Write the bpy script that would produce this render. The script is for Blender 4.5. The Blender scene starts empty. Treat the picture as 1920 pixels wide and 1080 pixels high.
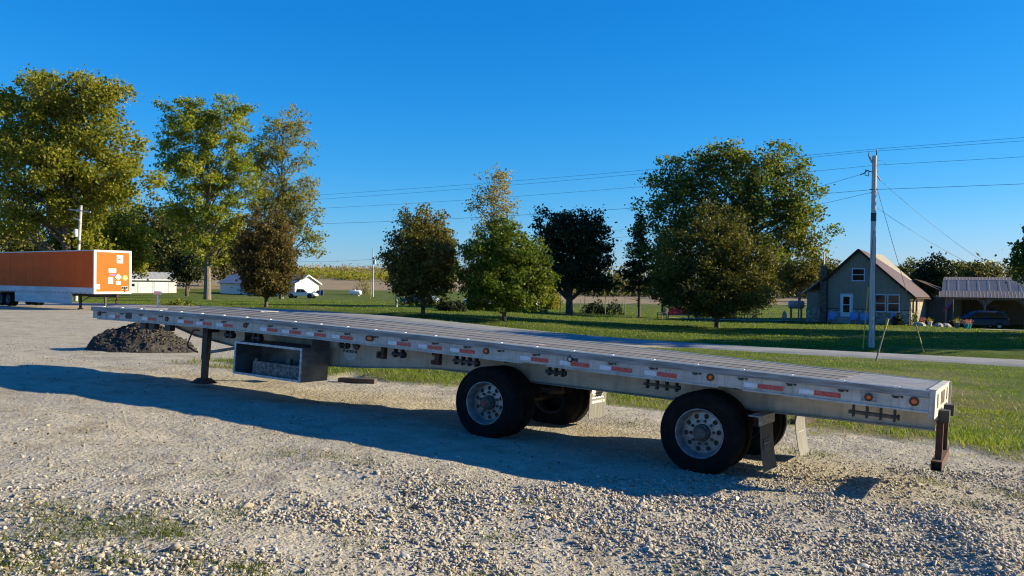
import bpy, bmesh, math, random
import numpy as np
from math import sin, cos, tan, tanh, exp, pi, radians, sqrt, atan2
from mathutils import Vector, Matrix, Quaternion

sc = bpy.context.scene
C = sc.collection
random.seed(7)

# ------------------------------------------------------------------ camera
cam_data = bpy.data.cameras.new('camera')
cam_data.sensor_width = 36.0
cam_data.lens = 1572.7 / 1920 * 36.0
cam_data.clip_start = 0.05
cam_data.clip_end = 6000
cam = bpy.data.objects.new('camera', cam_data)
C.objects.link(cam)
cam.matrix_world = (Matrix.Translation((0, 0, 2.0)) @ Matrix.Rotation(radians(90 - 0.474), 4, 'X')
                    @ Matrix.Rotation(radians(0.6), 4, 'Z'))
sc.camera = cam

# ------------------------------------------------------------------ sky, sun, exposure
SUN_EL = radians(18.7)
SUN_DIR = Vector((2.946, 0.154, 1.0)).normalized()      # towards the sun
world = bpy.data.worlds.new('World')
sc.world = world
world.use_nodes = True
wn, wl = world.node_tree.nodes, world.node_tree.links
wn.clear()
w_out = wn.new('ShaderNodeOutputWorld')
w_bg = wn.new('ShaderNodeBackground')
w_sky = wn.new('ShaderNodeTexSky')
w_sky.sky_type = 'NISHITA'
w_sky.sun_disc = False
w_sky.sun_elevation = SUN_EL
w_sky.sun_rotation = radians(87.0)
w_sky.altitude = 200
w_sky.air_density = 1.0
w_sky.dust_density = 0.15
w_sky.ozone_density = 3.5
w_hs = wn.new('ShaderNodeHueSaturation')
w_hs.inputs['Saturation'].default_value = 1.25
w_hs.inputs['Value'].default_value = 1.0
wl.new(w_sky.outputs[0], w_hs.inputs['Color'])
# the photograph's rich blue: one colour response for the whole sky
w_sep = wn.new('ShaderNodeSeparateColor')
w_com = wn.new('ShaderNodeCombineColor')
wl.new(w_hs.outputs[0], w_sep.inputs[0])
for ch_i, (pw, gain) in enumerate(((1.52, 0.140), (0.80, 0.63), (0.62, 1.33))):
    n1 = wn.new('ShaderNodeMath'); n1.operation = 'POWER'; n1.inputs[1].default_value = pw
    n2 = wn.new('ShaderNodeMath'); n2.operation = 'MULTIPLY'; n2.inputs[1].default_value = gain
    wl.new(w_sep.outputs[ch_i], n1.inputs[0]); wl.new(n1.outputs[0], n2.inputs[0]); wl.new(n2.outputs[0], w_com.inputs[ch_i])
wl.new(w_com.outputs[0], w_bg.inputs[0])
w_bg.inputs[1].default_value = 0.114
wl.new(w_bg.outputs[0], w_out.inputs[0])

sun_data = bpy.data.lights.new('sun', 'SUN')
sun_data.energy = 5.0
sun_data.angle = radians(0.53)
sun_data.color = (1.0, 0.87, 0.60)
sun = bpy.data.objects.new('sun', sun_data)
C.objects.link(sun)
sun.rotation_euler = (-SUN_DIR).to_track_quat('-Z', 'Y').to_euler()

sc.view_settings.view_transform = 'Standard'
sc.view_settings.look = 'None'
sc.view_settings.gamma = 1.0
sc.view_settings.use_curve_mapping = False
sc.view_settings.exposure = 1.12
sc.render.engine = 'CYCLES'
sc.cycles.use_denoising = True
sc.cycles.filter_width = 1.15
sc.cycles.max_bounces = 6
sc.cycles.transparent_max_bounces = 6

# ------------------------------------------------------------------ materials
def ramp(nt, fac, stops):
    r = nt.nodes.new('ShaderNodeValToRGB')
    el = r.color_ramp.elements
    while len(el) < len(stops):
        el.new(0.5)
    for e, (p, c) in zip(el, stops):
        e.position = p
        e.color = (*c, 1) if len(c) == 3 else c
    nt.links.new(fac, r.inputs[0])
    return r.outputs[0]

def noise(nt, vec, scale, detail=3, rough=0.55, dist=0.0):
    n = nt.nodes.new('ShaderNodeTexNoise')
    n.inputs['Scale'].default_value = scale
    n.inputs['Detail'].default_value = detail
    n.inputs['Roughness'].default_value = rough
    n.inputs['Distortion'].default_value = dist
    if vec is not None:
        nt.links.new(vec, n.inputs['Vector'])
    return n.outputs['Fac']

def mixc(nt, fac, a, b, mode='MIX'):
    m = nt.nodes.new('ShaderNodeMix')
    m.data_type = 'RGBA'
    m.blend_type = mode
    for s, v in ((m.inputs['Factor'], fac), (m.inputs['A'], a), (m.inputs['B'], b)):
        if hasattr(v, 'is_linked'):
            nt.links.new(v, s)
        elif isinstance(v, (int, float)):
            s.default_value = v
        else:
            s.default_value = (*v, 1)
    return m.outputs['Result']

def mth(nt, op, a, b=None, clamp=False):
    m = nt.nodes.new('ShaderNodeMath')
    m.operation = op
    m.use_clamp = clamp
    for i, v in enumerate((a, b)):
        if v is None:
            continue
        if isinstance(v, (int, float)):
            m.inputs[i].default_value = v
        else:
            nt.links.new(v, m.inputs[i])
    return m.outputs[0]

def base_mat(name):
    m = bpy.data.materials.new(name)
    m.use_nodes = True
    nt = m.node_tree
    return m, nt, nt.nodes['Principled BSDF']

def bump(nt, bsdf, h, strength, dist=0.02):
    b = nt.nodes.new('ShaderNodeBump')
    b.inputs['Strength'].default_value = strength
    b.inputs['Distance'].default_value = dist
    nt.links.new(h, b.inputs['Height'])
    nt.links.new(b.outputs[0], bsdf.inputs['Normal'])

def coords(nt, kind='Object', scale=None):
    t = nt.nodes.new('ShaderNodeTexCoord')
    if scale is None:
        return t.outputs[kind]
    mp = nt.nodes.new('ShaderNodeMapping')
    mp.inputs['Scale'].default_value = scale
    nt.links.new(t.outputs[kind], mp.inputs['Vector'])
    return mp.outputs[0]

def mat(name, col, col2=None, rough=0.6, metal=0.0, nscale=6.0, bscale=0, bstr=0.2, bdist=0.01,
        stretch=None, rand=0.0, detail=4, lo=0.35, hi=0.65, spec=0.5):
    """plain surface: two tones mixed by noise, optional bump and a per-object shift"""
    m, nt, b = base_mat(name)
    co = coords(nt, 'Object', stretch)
    c = None
    if col2 is not None:
        f = noise(nt, co, nscale, detail)
        c = ramp(nt, f, [(lo, col), (hi, col2)])
    if rand:
        oi = nt.nodes.new('ShaderNodeObjectInfo')
        v = mth(nt, 'ADD', mth(nt, 'MULTIPLY', oi.outputs['Random'], 2 * rand), 1 - rand)
        hs = nt.nodes.new('ShaderNodeHueSaturation')
        nt.links.new(v, hs.inputs['Value'])
        if c is None:
            hs.inputs['Color'].default_value = (*col, 1)
        else:
            nt.links.new(c, hs.inputs['Color'])
        c = hs.outputs[0]
    if c is None:
        b.inputs['Base Color'].default_value = (*col, 1)
    else:
        nt.links.new(c, b.inputs['Base Color'])
    b.inputs['Roughness'].default_value = rough
    b.inputs['Metallic'].default_value = metal
    b.inputs['Specular IOR Level'].default_value = spec
    if bscale:
        bump(nt, b, noise(nt, co, bscale, 3), bstr, bdist)
    return m

def leaf_mat(name, cols, trans=0.35, pscale=0.25):
    """foliage: tone per leaf and per clump"""
    m, nt, b = base_mat(name)
    g = nt.nodes.new('ShaderNodeNewGeometry')
    pn = noise(nt, g.outputs['Position'], pscale, 2)
    f = mth(nt, 'ADD', mth(nt, 'MULTIPLY', g.outputs['Random Per Island'], 0.55), mth(nt, 'MULTIPLY', pn, 0.9))
    f = mth(nt, 'SUBTRACT', f, 0.22, True)
    n = len(cols)
    c = ramp(nt, f, [(i / (n - 1), k) for i, k in enumerate(cols)])
    nt.links.new(c, b.inputs['Base Color'])
    b.inputs['Roughness'].default_value = 0.55
    b.inputs['Specular IOR Level'].default_value = 0.25
    t = nt.nodes.new('ShaderNodeBsdfTranslucent')
    nt.links.new(mixc(nt, 1.0, c, (1.5, 1.4, 0.6), 'MULTIPLY'), t.inputs[0])
    ms = nt.nodes.new('ShaderNodeMixShader')
    ms.inputs[0].default_value = trans
    nt.links.new(b.outputs[0], ms.inputs[1])
    nt.links.new(t.outputs[0], ms.inputs[2])
    nt.links.new(ms.outputs[0], nt.nodes['Material Output'].inputs[0])
    return m

M = {}
def grimy(name, c1, c2, grime, rough=.6, sx=1.0, amount=.75):
    """bare metal with blotches, dull streaks running down and fine scratches along"""
    m, nt, b = base_mat(name)
    base = ramp(nt, noise(nt, coords(nt, 'Object', (.6, 1, 2)), 4, 6, .65), [(.32, c1), (.68, c2)])
    st = ramp(nt, noise(nt, coords(nt, 'Object', (7 * sx, 7, .55)), 1.6, 7, .7), [(.48, (0, 0, 0)), (.72, (amount, amount, amount))])
    c = mixc(nt, st, base, grime)
    sc_ = ramp(nt, noise(nt, coords(nt, 'Object', (.35, 20, 60)), 2.5, 4, .7), [(.60, (0, 0, 0)), (.68, (.55, .55, .55))])
    c = mixc(nt, sc_, c, tuple(min(.9, k * 1.35) for k in c2))
    sp_ = ramp(nt, noise(nt, coords(nt, 'Object'), 28, 3, .6), [(.68, (0, 0, 0)), (.74, (.8, .8, .8))])
    c = mixc(nt, sp_, c, grime)
    nt.links.new(c, b.inputs['Base Color'])
    b.inputs['Roughness'].default_value = rough
    b.inputs['Specular IOR Level'].default_value = .35
    bump(nt, b, noise(nt, coords(nt, 'Object', (1, 1, 1)), 5, 3), .25, .012)
    return m
M['alu'] = grimy('weathered_aluminium', (.38, .355, .305), (.58, .545, .475), (.17, .145, .11))
M['alu_dark'] = mat('oxidised_aluminium', (.15, .148, .14), (.34, .33, .31), rough=.6, metal=.05, nscale=9, stretch=(.25, 1, 3), bscale=60, bstr=.08)
M['alu_bright'] = mat('bright_aluminium', (.66, .66, .64), (.8, .79, .76), rough=.4, metal=.3, nscale=12)
M['board'] = mat('weathered_deck_board', (.105, .098, .09), (.30, .285, .265), spec=.15, rough=.85, nscale=2.2, stretch=(.8, 26, 26), bscale=5, bstr=.35, rand=.13, detail=10, lo=.25, hi=.75)
M['plate'] = mat('worn_deck_plate', (.16, .155, .145), (.30, .285, .265), rough=.6, metal=.1, nscale=5)
M['black_steel'] = mat('black_painted_steel', (.012, .012, .013), (.03, .028, .027), rough=.55, nscale=14)
M['rust_steel'] = mat('rust_brown_steel', (.045, .018, .012), (.09, .034, .02), rough=.8, nscale=18, bscale=60, bstr=.2)
M['dark_steel'] = mat('dark_galvanised_box', (.10, .115, .12), (.19, .205, .21), rough=.5, metal=.4, nscale=4, stretch=(1, 1, 2))
M['box_edge'] = mat('worn_box_edge', (.2, .23, .26), (.5, .53, .55), rough=.45, metal=.4, nscale=16, detail=6)
M['rubber'] = mat('tyre_rubber', (.0055, .0055, .0055), (.018, .016, .013), rough=.85, nscale=7, spec=.18, detail=8, lo=.45, hi=.8)
M['rim'] = mat('polished_wheel', (.20, .20, .195), (.34, .335, .32), rough=.42, metal=.5, nscale=14)
M['hub'] = mat('dusty_wheel_hub', (.06, .05, .042), (.13, .11, .095), rough=.7, nscale=25)
M['hub_red'] = mat('red_hub_cap', (.25, .03, .03), (.16, .03, .03), rough=.5, nscale=20)
M['tape_red'] = mat('red_reflective_tape', (.46, .045, .035), (.62, .20, .17), rough=.4, nscale=30, detail=6, lo=.45, hi=.8)
M['tape_white'] = mat('white_reflective_tape', (.50, .56, .62), (.78, .8, .8), rough=.35, nscale=30, detail=6)
M['amber'] = mat('amber_lens', (.75, .17, .015), (.6, .10, .01), rough=.2, nscale=40)
M['red_lens'] = mat('dull_red_lens', (.20, .03, .02), (.3, .05, .02), rough=.25, nscale=40)
M['clear_lens'] = mat('clear_lens', (.6, .62, .62), rough=.2)
M['flap_dark'] = mat('dirty_black_mudflap', (.035, .035, .033), (.075, .073, .068), rough=.75, nscale=10, stretch=(1, 1, .3))
M['flap_grey'] = mat('dusty_grey_mudflap', (.10, .097, .09), (.17, .163, .152), rough=.8, nscale=12, stretch=(1, 3, .2))
M['white'] = mat('white_paint', (.78, .78, .77), (.68, .68, .66), rough=.5, nscale=2.5, lo=.4, hi=.8)
M['white_dirty'] = mat('dirty_white_paint', (.42, .43, .44), (.62, .62, .62), rough=.55, nscale=1.6, stretch=(.3, 1, 2.5), detail=7)
M['print_black'] = mat('black_print', (.02, .02, .02), rough=.6)
M['print_grey'] = mat('grey_print', (.3, .3, .3), rough=.6)
M['print_white'] = mat('white_print', (.75, .75, .72), rough=.6)
M['print_pink'] = mat('faded_pink_print', (.52, .36, .32), (.6, .5, .45), rough=.7, nscale=30)
M['wood_old'] = mat('old_grey_wood', (.16, .13, .10), (.30, .26, .21), rough=.85, nscale=5, stretch=(1, 1, .15), bscale=12, bstr=.3)
M['pole_wood'] = mat('pale_pole_wood', (.32, .31, .30), (.50, .48, .46), rough=.85, nscale=7, stretch=(2, 2, .12), detail=7, bscale=14, bstr=.3)
M['tie_wood'] = mat('railroad_tie_wood', (.06, .045, .035), (.14, .10, .075), rough=.9, nscale=6, stretch=(.3, 2, 2), bscale=20, bstr=.4)
M['osb'] = mat('particle_board', (.10, .088, .075), (.25, .22, .185), rough=.8, nscale=26, detail=2, lo=.42, hi=.58)
M['bark'] = mat('grey_bark', (.05, .04, .03), (.13, .105, .08), rough=.95, nscale=5, stretch=(3, 3, .5), bscale=9, bstr=.6, bdist=.05)
M['bark_pale'] = mat('pale_bark', (.10, .082, .06), (.22, .185, .145), rough=.95, nscale=5, stretch=(3, 3, .5), bscale=9, bstr=.5, bdist=.05)
M['glass'] = mat('dark_glass', (.012, .014, .017), rough=.08)
M['wire'] = mat('dark_wire', (.03, .03, .032), rough=.6)
M['yellow'] = mat('faded_yellow_plastic', (.55, .38, .04), (.42, .28, .05), rough=.6, nscale=8)

# ------------------------------------------------------------------ mesh helpers
class MB:
    """collects faces of one part"""
    def __init__(self, xf=None):
        self.v, self.f, self.xf = [], [], xf
    def add(self, vs, fs):
        k = len(self.v)
        self.v += [tuple(p) for p in vs]
        self.f += [tuple(i + k for i in q) for q in fs]
        return self
    def box(self, x0, x1, y0, y1, z0, z1):
        vs = [(x0, y0, z0), (x1, y0, z0), (x1, y1, z0), (x0, y1, z0), (x0, y0, z1), (x1, y0, z1), (x1, y1, z1), (x0, y1, z1)]
        return self.add(vs, [(0, 3, 2, 1), (4, 5, 6, 7), (0, 1, 5, 4), (1, 2, 6, 5), (2, 3, 7, 6), (3, 0, 4, 7)])
    def lbox(self, x0, x1, y0, y1, z0, z1, n):
        """box cut in n lengths along x"""
        vs, fs = [], []
        for i in range(n + 1):
            x = x0 + (x1 - x0) * i / n
            vs += [(x, y0, z0), (x, y1, z0), (x, y1, z1), (x, y0, z1)]
        for i in range(n):
            a, b = 4 * i, 4 * i + 4
            for j in range(4):
                j2 = (j + 1) % 4
                fs.append((a + j, b + j, b + j2, a + j2))
        fs += [(0, 1, 2, 3), (4 * n + 3, 4 * n + 2, 4 * n + 1, 4 * n)]
        return self.add(vs, fs)
    def tube(self, pts, r, seg=8, caps=True):
        pts = [Vector(p) for p in pts]
        rs = r if hasattr(r, '__len__') else [r] * len(pts)
        vs, fs, u = [], [], None
        for i, p in enumerate(pts):
            d = (pts[min(i + 1, len(pts) - 1)] - pts[max(i - 1, 0)])
            d = d.normalized() if d.length > 1e-9 else Vector((0, 0, 1))
            if u is None:
                u = d.orthogonal().normalized()
            else:
                u = (u - d * u.dot(d))
                u = u.normalized() if u.length > 1e-6 else d.orthogonal().normalized()
            w = d.cross(u)
            for k in range(seg):
                t = 2 * pi * k / seg
                vs.append(p + (u * cos(t) + w * sin(t)) * rs[i])
        for i in range(len(pts) - 1):
            for k in range(seg):
                k2 = (k + 1) % seg
                fs.append((i * seg + k, i * seg + k2, (i + 1) * seg + k2, (i + 1) * seg + k))
        if caps:
            fs.append(tuple(range(seg - 1, -1, -1)))
            n = (len(pts) - 1) * seg
            fs.append(tuple(n + k for k in range(seg)))
        return self.add(vs, fs)
    def bar(self, p0, p1, w, h, upv=(0, 0, 1)):
        """square bar from p0 to p1"""
        p0, p1 = Vector(p0), Vector(p1)
        d = (p1 - p0).normalized()
        s = d.cross(Vector(upv))
        s = s.normalized() if s.length > 1e-6 else d.orthogonal().normalized()
        t = s.cross(d)
        vs = []
        for p in (p0, p1):
            for a, b in ((-1, -1), (1, -1), (1, 1), (-1, 1)):
                vs.append(p + s * (a * w / 2) + t * (b * h / 2))
        return self.add(vs, [(0, 1, 2, 3), (7, 6, 5, 4), (0, 4, 5, 1), (1, 5, 6, 2), (2, 6, 7, 3), (3, 7, 4, 0)])
    def prism(self, poly, d0, d1, axis='y'):
        """polygon in two axes pushed from d0 to d1 along the third"""
        n = len(poly)
        def P(a, b, d):
            return {'y': (a, d, b), 'x': (d, a, b), 'z': (a, b, d)}[axis]
        vs = [P(a, b, d0) for a, b in poly] + [P(a, b, d1) for a, b in poly]
        fs = [tuple(range(n)), tuple(range(2 * n - 1, n - 1, -1))]
        fs += [(i, n + i, n + (i + 1) % n, (i + 1) % n) for i in range(n)]
        return self.add(vs, fs)
    def lathe(self, prof, seg=48, o=(0, 0, 0), axis='y', close=False):
        """profile of (radius, along axis)"""
        vs, fs, n = [], [], len(prof)
        for k in range(seg):
            t = 2 * pi * k / seg
            for r, a in prof:
                p = {'y': (r * cos(t), a, r * sin(t)), 'z': (r * cos(t), r * sin(t), a), 'x': (a, r * cos(t), r * sin(t))}[axis]
                vs.append((p[0] + o[0], p[1] + o[1], p[2] + o[2]))
        for k in range(seg):
            k2 = (k + 1) % seg
            for i in range(n - 1 + (1 if close else 0)):
                i2 = (i + 1) % n
                fs.append((k * n + i, k2 * n + i, k2 * n + i2, k * n + i2))
        return self.add(vs, fs)
    def mesh(self, name, m, smooth=False, fix=True):
        me = bpy.data.meshes.new(name)
        v = [self.xf(p) for p in self.v] if self.xf else self.v
        me.from_pydata(v, [], self.f)
        if fix:
            bm = bmesh.new()
            bm.from_mesh(me)
            bmesh.ops.recalc_face_normals(bm, faces=bm.faces)
            bm.to_mesh(me)
            bm.free()
        if m is not None:
            me.materials.append(m)
        if smooth:
            me.shade_smooth()
            me.set_sharp_from_angle(angle=radians(smooth if smooth > 1 else 38))
        me.update()
        return me
    def build(self, name, m, parent=None, smooth=False):
        return link(name, self.mesh(name, m, smooth), parent)

def link(name, me, parent=None, loc=None, rz=0):
    o = bpy.data.objects.new(name, me)
    C.objects.link(o)
    if parent is not None:
        o.parent = parent
    if loc is not None:
        o.location = loc
    if rz:
        o.rotation_euler[2] = rz
    return o

def tag(o, label, cat, group=None):
    o['label'] = label
    o['category'] = cat
    if group:
        o['group'] = group
    return o

def thing(name, label, cat, loc=(0, 0, 0), rz=0.0, group=None):
    o = bpy.data.objects.new(name, None)
    o.empty_display_size = 0.3
    C.objects.link(o)
    o.location = loc
    o.rotation_euler[2] = rz
    return tag(o, label, cat, group)

def np_mesh(name, V, F, m, smooth=False):
    """fast mesh from arrays; F is (n, 3) or (n, 4)"""
    V = np.ascontiguousarray(V, dtype=np.float32)
    F = np.ascontiguousarray(F, dtype=np.int32)
    me = bpy.data.meshes.new(name)
    me.vertices.add(len(V))
    me.vertices.foreach_set('co', V.ravel())
    k = F.shape[1]
    me.loops.add(F.size)
    me.loops.foreach_set('vertex_index', F.ravel())
    me.polygons.add(len(F))
    me.polygons.foreach_set('loop_start', np.arange(0, F.size, k, dtype=np.int32))
    me.polygons.foreach_set('loop_total', np.full(len(F), k, dtype=np.int32))
    if smooth:
        me.polygons.foreach_set('use_smooth', np.ones(len(F), dtype=bool))
    me.update(calc_edges=True)
    me.validate()
    if m is not None:
        me.materials.append(m)
    return me

def hash2(ix, iy, seed):
    h = (ix.astype(np.int64) * 374761393 + iy.astype(np.int64) * 668265263 + seed * 974634777) & 0xffffffff
    h = ((h ^ (h >> 13)) * 1274126177) & 0xffffffff
    return ((h ^ (h >> 16)) & 0xffff) / 65535.0

def vnoise(x, y, scale, seed=0):
    """value noise 0..1, scale in metres"""
    x = np.asarray(x, float) / scale
    y = np.asarray(y, float) / scale
    ix, iy = np.floor(x), np.floor(y)
    fx, fy = x - ix, y - iy
    fx = fx * fx * (3 - 2 * fx)
    fy = fy * fy * (3 - 2 * fy)
    a, b = hash2(ix, iy, seed), hash2(ix + 1, iy, seed)
    c, d = hash2(ix, iy + 1, seed), hash2(ix + 1, iy + 1, seed)
    return (a * (1 - fx) + b * fx) * (1 - fy) + (c * (1 - fx) + d * fx) * fy

def sstep(a, b, x):
    t = np.clip((np.asarray(x, float) - a) / (b - a), 0, 1)
    return t * t * (3 - 2 * t)

# ------------------------------------------------------------------ the lie of the land
def land(x, y):
    x = np.asarray(x, float)
    y = np.asarray(y, float)
    Xc = np.where(x > 0, 16 * np.tanh(x / 16), 9 * np.tanh(x / 9))
    Yc = np.where(y > 0, 45 * np.tanh(y / 45), y)
    z = .05 - .056 * Xc - .021 * Yc
    z = z - .33 * np.exp(-((x - 1) / 16) ** 2 - ((y - 50) / 18) ** 2)
    q = .532 * x + .847 * y - 42.33
    z = z - .4 * np.exp(-((q - 6.2) / 1.5) ** 2) * sstep(-40, -10, x)
    hl = 1 - sstep(-20, 40, x)
    z = z - 1.15 * hl * sstep(50, 160, y)
    z = z + (1.4 + 5.6 * hl) * sstep(165, 340, y)
    z = z - .4 * sstep(36, 46, x) * sstep(68, 78, y) * sstep(140, 110, y)
    return z

def gz(x, y):
    return float(land(x, y))

def nn_s(x, y):
    return .609 * x + .793 * y, -.793 * x + .609 * y

def grass_edge(s):
    return np.interp(s, [-20, 1, 8.4, 13.3, 17.2, 24], [15.4, 15.0, 13.9, 12.5, 11.2, 10.6])

def grass_mask(x, y):
    """1 on turf, 0 on the gravel lot"""
    x = np.asarray(x, float)
    y = np.asarray(y, float)
    nn, s = nn_s(x, y)
    w = (vnoise(x, y, 1.7, 3) - .5) * 1.6 + (vnoise(x, y, .5, 4) - .5) * .9
    strip = sstep(-.5, .5, nn - grass_edge(s) + w) * sstep(.8, -.8, s - 18.3 - .03 * (nn - 11) + w)
    q = .532 * x + .847 * y - 42.33
    beyond = sstep(-.6, .4, q - 3.6 + w * .3)
    return np.maximum(strip, beyond)

def fine(x, y):
    """bumps of the gravel lot"""
    x = np.asarray(x, float)
    y = np.asarray(y, float)
    a = (vnoise(x, y, 2.1, 11) - .5) * .07 + (vnoise(x, y, .7, 12) - .5) * .032
    a = a + (vnoise(x, y, .22, 13) - .5) * .016 + (vnoise(x, y, .09, 14) - .5) * .010
    nn, s = nn_s(x, y)
    for c_, w_, d_ in ((7.6, .28, .035), (9.5, .28, .03), (5.6, .25, .025)):
        a = a - d_ * np.exp(-((nn - c_ + (vnoise(s, s * 0, 4, 15) - .5) * .5) / w_) ** 2) * (.4 + .6 * vnoise(x, y, 1.4, 16))
    ridge = .10 * np.exp(-((x - 4.05 - (y - 7) * .22) / .35) ** 2) * sstep(9.2, 7.6, y) * sstep(3.5, 5, y)
    return a * sstep(70, 20, y) + ridge
# ------------------------------------------------------------------ ground
FEET = [(2.25, 10.1), (-.40, 11.66), (3.52, 12.28), (.88, 13.85), (2.5, 10.4), (-.15, 11.95), (-5.62, 15.2), (-4.8, 16.7)]

def ground_z(x, y):
    x = np.asarray(x, float)
    y = np.asarray(y, float)
    k = np.ones_like(x)
    for fx, fy in FEET:
        k = k * (1 - .9 * np.exp(-(((x - fx) ** 2 + (y - fy) ** 2) / .5)))
    gm = grass_mask(x, y)
    lawn = (vnoise(x, y, 3.0, 21) - .5) * .10 + (vnoise(x, y, .8, 22) - .5) * .05
    q = .532 * x + .847 * y - 42.33
    flat = 1 - np.exp(-((q - 1.0) / 3.0) ** 4)          # road bed
    return land(x, y) + (fine(x, y) * (1 - gm) + (lawn + .03) * gm * flat) * k

def graded(marks):
    """positions with spacing that grows outwards"""
    out = []
    for (a, b, n) in marks:
        out += list(np.linspace(a, b, n, endpoint=False))
    return np.array(out + [marks[-1][1]])

xs = graded([(-1400, -300, 8), (-300, -120, 14), (-120, -45, 38), (-45, -14, 62), (-14, -7, 36), (-7, 7.5, 210), (7.5, 14, 36), (14, 45, 62), (45, 120, 38), (120, 300, 14), (300, 1400, 8)])
ys = graded([(-40, 0, 8), (0, 4.5, 14), (4.5, 12, 125), (12, 24, 96), (24, 48, 72), (48, 100, 60), (100, 220, 48), (220, 420, 40), (420, 2200, 14)])
GX, GY = np.meshgrid(xs, ys)
GZ = ground_z(GX, GY)
nx, ny = len(xs), len(ys)
V = np.stack([GX.ravel(), GY.ravel(), GZ.ravel()], 1)
idx = np.arange(nx * ny).reshape(ny, nx)
F = np.stack([idx[:-1, :-1].ravel(), idx[:-1, 1:].ravel(), idx[1:, 1:].ravel(), idx[1:, :-1].ravel()], 1)

def ground_material():
    m, nt, b = base_mat('lot_and_lawn')
    N, L = nt.nodes, nt.links
    pos = coords(nt, 'Object')
    at = N.new('ShaderNodeAttribute'); at.attribute_name = 'turf'
    af = N.new('ShaderNodeAttribute'); af.attribute_name = 'field'
    ad = N.new('ShaderNodeAttribute'); ad.attribute_name = 'dry'
    # gravel: crushed limestone, tan dust and grey chips
    big = noise(nt, pos, .35, 4)
    mid = noise(nt, pos, 2.2, 5, .65)
    dust = ramp(nt, mid, [(.28, (.275, .235, .172)), (.5, (.39, .345, .262)), (.75, (.49, .443, .352))])
    vo = N.new('ShaderNodeTexVoronoi'); vo.inputs['Scale'].default_value = 34
    L.new(pos, vo.inputs['Vector'])
    chips = ramp(nt, vo.outputs['Color'], [(.1, (.15, .125, .095)), (.5, (.36, .315, .24)), (.95, (.54, .49, .405))])
    vo2 = N.new('ShaderNodeTexVoronoi'); vo2.inputs['Scale'].default_value = 13
    L.new(pos, vo2.inputs['Vector'])
    chips2 = ramp(nt, vo2.outputs['Color'], [(.1, (.18, .155, .125)), (.5, (.37, .33, .275)), (.95, (.52, .48, .42))])
    cf = ramp(nt, mid, [(.42, (0, 0, 0)), (.62, (1, 1, 1))])
    chips = mixc(nt, .35, chips, chips2)
    stone = mixc(nt, cf, dust, chips)
    stone = mixc(nt, ramp(nt, big, [(.35, (0, 0, 0)), (.65, (.75, .75, .75))]), stone, dust)
    soil = ramp(nt, noise(nt, pos, .8, 6, .72), [(.53, (0, 0, 0)), (.70, (.8, .8, .8))])
    stone = mixc(nt, soil, stone, (.215, .18, .125))
    moss = ramp(nt, noise(nt, pos, 1.7, 6, .75), [(.60, (0, 0, 0)), (.72, (.6, .6, .6))])
    stone = mixc(nt, moss, stone, (.14, .135, .06))
    # turf
    t1 = noise(nt, pos, .5, 5, .7)
    t2 = noise(nt, pos, 7, 4, .7)
    turf = ramp(nt, t1, [(.3, (.07, .115, .012)), (.5, (.105, .155, .015)), (.7, (.155, .19, .024))])
    turf = mixc(nt, .75, turf, ramp(nt, t2, [(.3, (.25, .25, .2)), (.7, (1, 1, 1))]), 'MULTIPLY')
    turf = mixc(nt, ad.outputs['Fac'], turf, ramp(nt, t2, [(.3, (.13, .11, .05)), (.7, (.27, .225, .11))]))
    # harvested field
    t3 = noise(nt, coords(nt, 'Object', (.02, .5, 1)), 3, 5)
    fld = ramp(nt, t3, [(.3, (.22, .165, .095)), (.7, (.36, .28, .175))])
    c = mixc(nt, at.outputs['Fac'], stone, turf)
    c = mixc(nt, af.outputs['Fac'], c, fld)
    L.new(c, b.inputs['Base Color'])
    b.inputs['Roughness'].default_value = .95
    b.inputs['Specular IOR Level'].default_value = .15
    h = mth(nt, 'ADD', mth(nt, 'MULTIPLY', vo.outputs['Distance'], -.5), mth(nt, 'MULTIPLY', vo2.outputs['Distance'], -.8))
    h = mth(nt, 'ADD', h, mth(nt, 'MULTIPLY', noise(nt, pos, 55, 3), .5))
    hg = mth(nt, 'MULTIPLY', noise(nt, pos, 11, 5, .8), 5.0)
    mx = N.new('ShaderNodeMix'); mx.data_type = 'FLOAT'
    L.new(at.outputs['Fac'], mx.inputs['Factor']); L.new(h, mx.inputs['A']); L.new(hg, mx.inputs['B'])
    bump(nt, b, mx.outputs['Result'], .75, .022)
    return m

gme = np_mesh('ground', V, F, ground_material(), smooth=True)
turf_v = grass_mask(GX, GY)
# worn soft patches of weeds on the lot
field_v = sstep(-4, 4, GY - 205 + (vnoise(GX, GY, 30, 31) - .5) * 12 - np.clip(GX, -60, 60) * .0) * sstep(460, 420, GY)
field_v = np.maximum(field_v, sstep(-3, 3, GY - 152) * sstep(-6, 6, GX + 5) * sstep(320, 300, GY))
nnG, sG = nn_s(GX, GY)
dry = .62 * np.exp(-((nnG - grass_edge(sG)) / 1.0) ** 2) * (vnoise(GX, GY, .9, 33))
dry = dry + .75 * np.exp(-((nnG - 22.5 + (vnoise(GX, GY, 5, 37) - .5) * 5) / 1.5) ** 2) * sstep(16, 8, sG) * (.4 + .6 * vnoise(GX, GY, 1.2, 36))
dry = dry + .45 * sstep(.55, .8, vnoise(GX, GY, 3, 34)) * sstep(48, 30, GY) + .3 * sstep(.7, .9, vnoise(GX, GY, 4, 34)) + .18 * sstep(60, 150, GY) * vnoise(GX, GY, 9, 35)
for nme, arr in (('turf', turf_v), ('field', field_v), ('dry', np.clip(dry, 0, 1))):
    at_ = gme.attributes.new(nme, 'FLOAT', 'POINT')
    at_.data.foreach_set('value', np.ascontiguousarray(arr.ravel(), dtype=np.float32))
ground = link('ground', gme)
ground['kind'] = 'structure'

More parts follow.
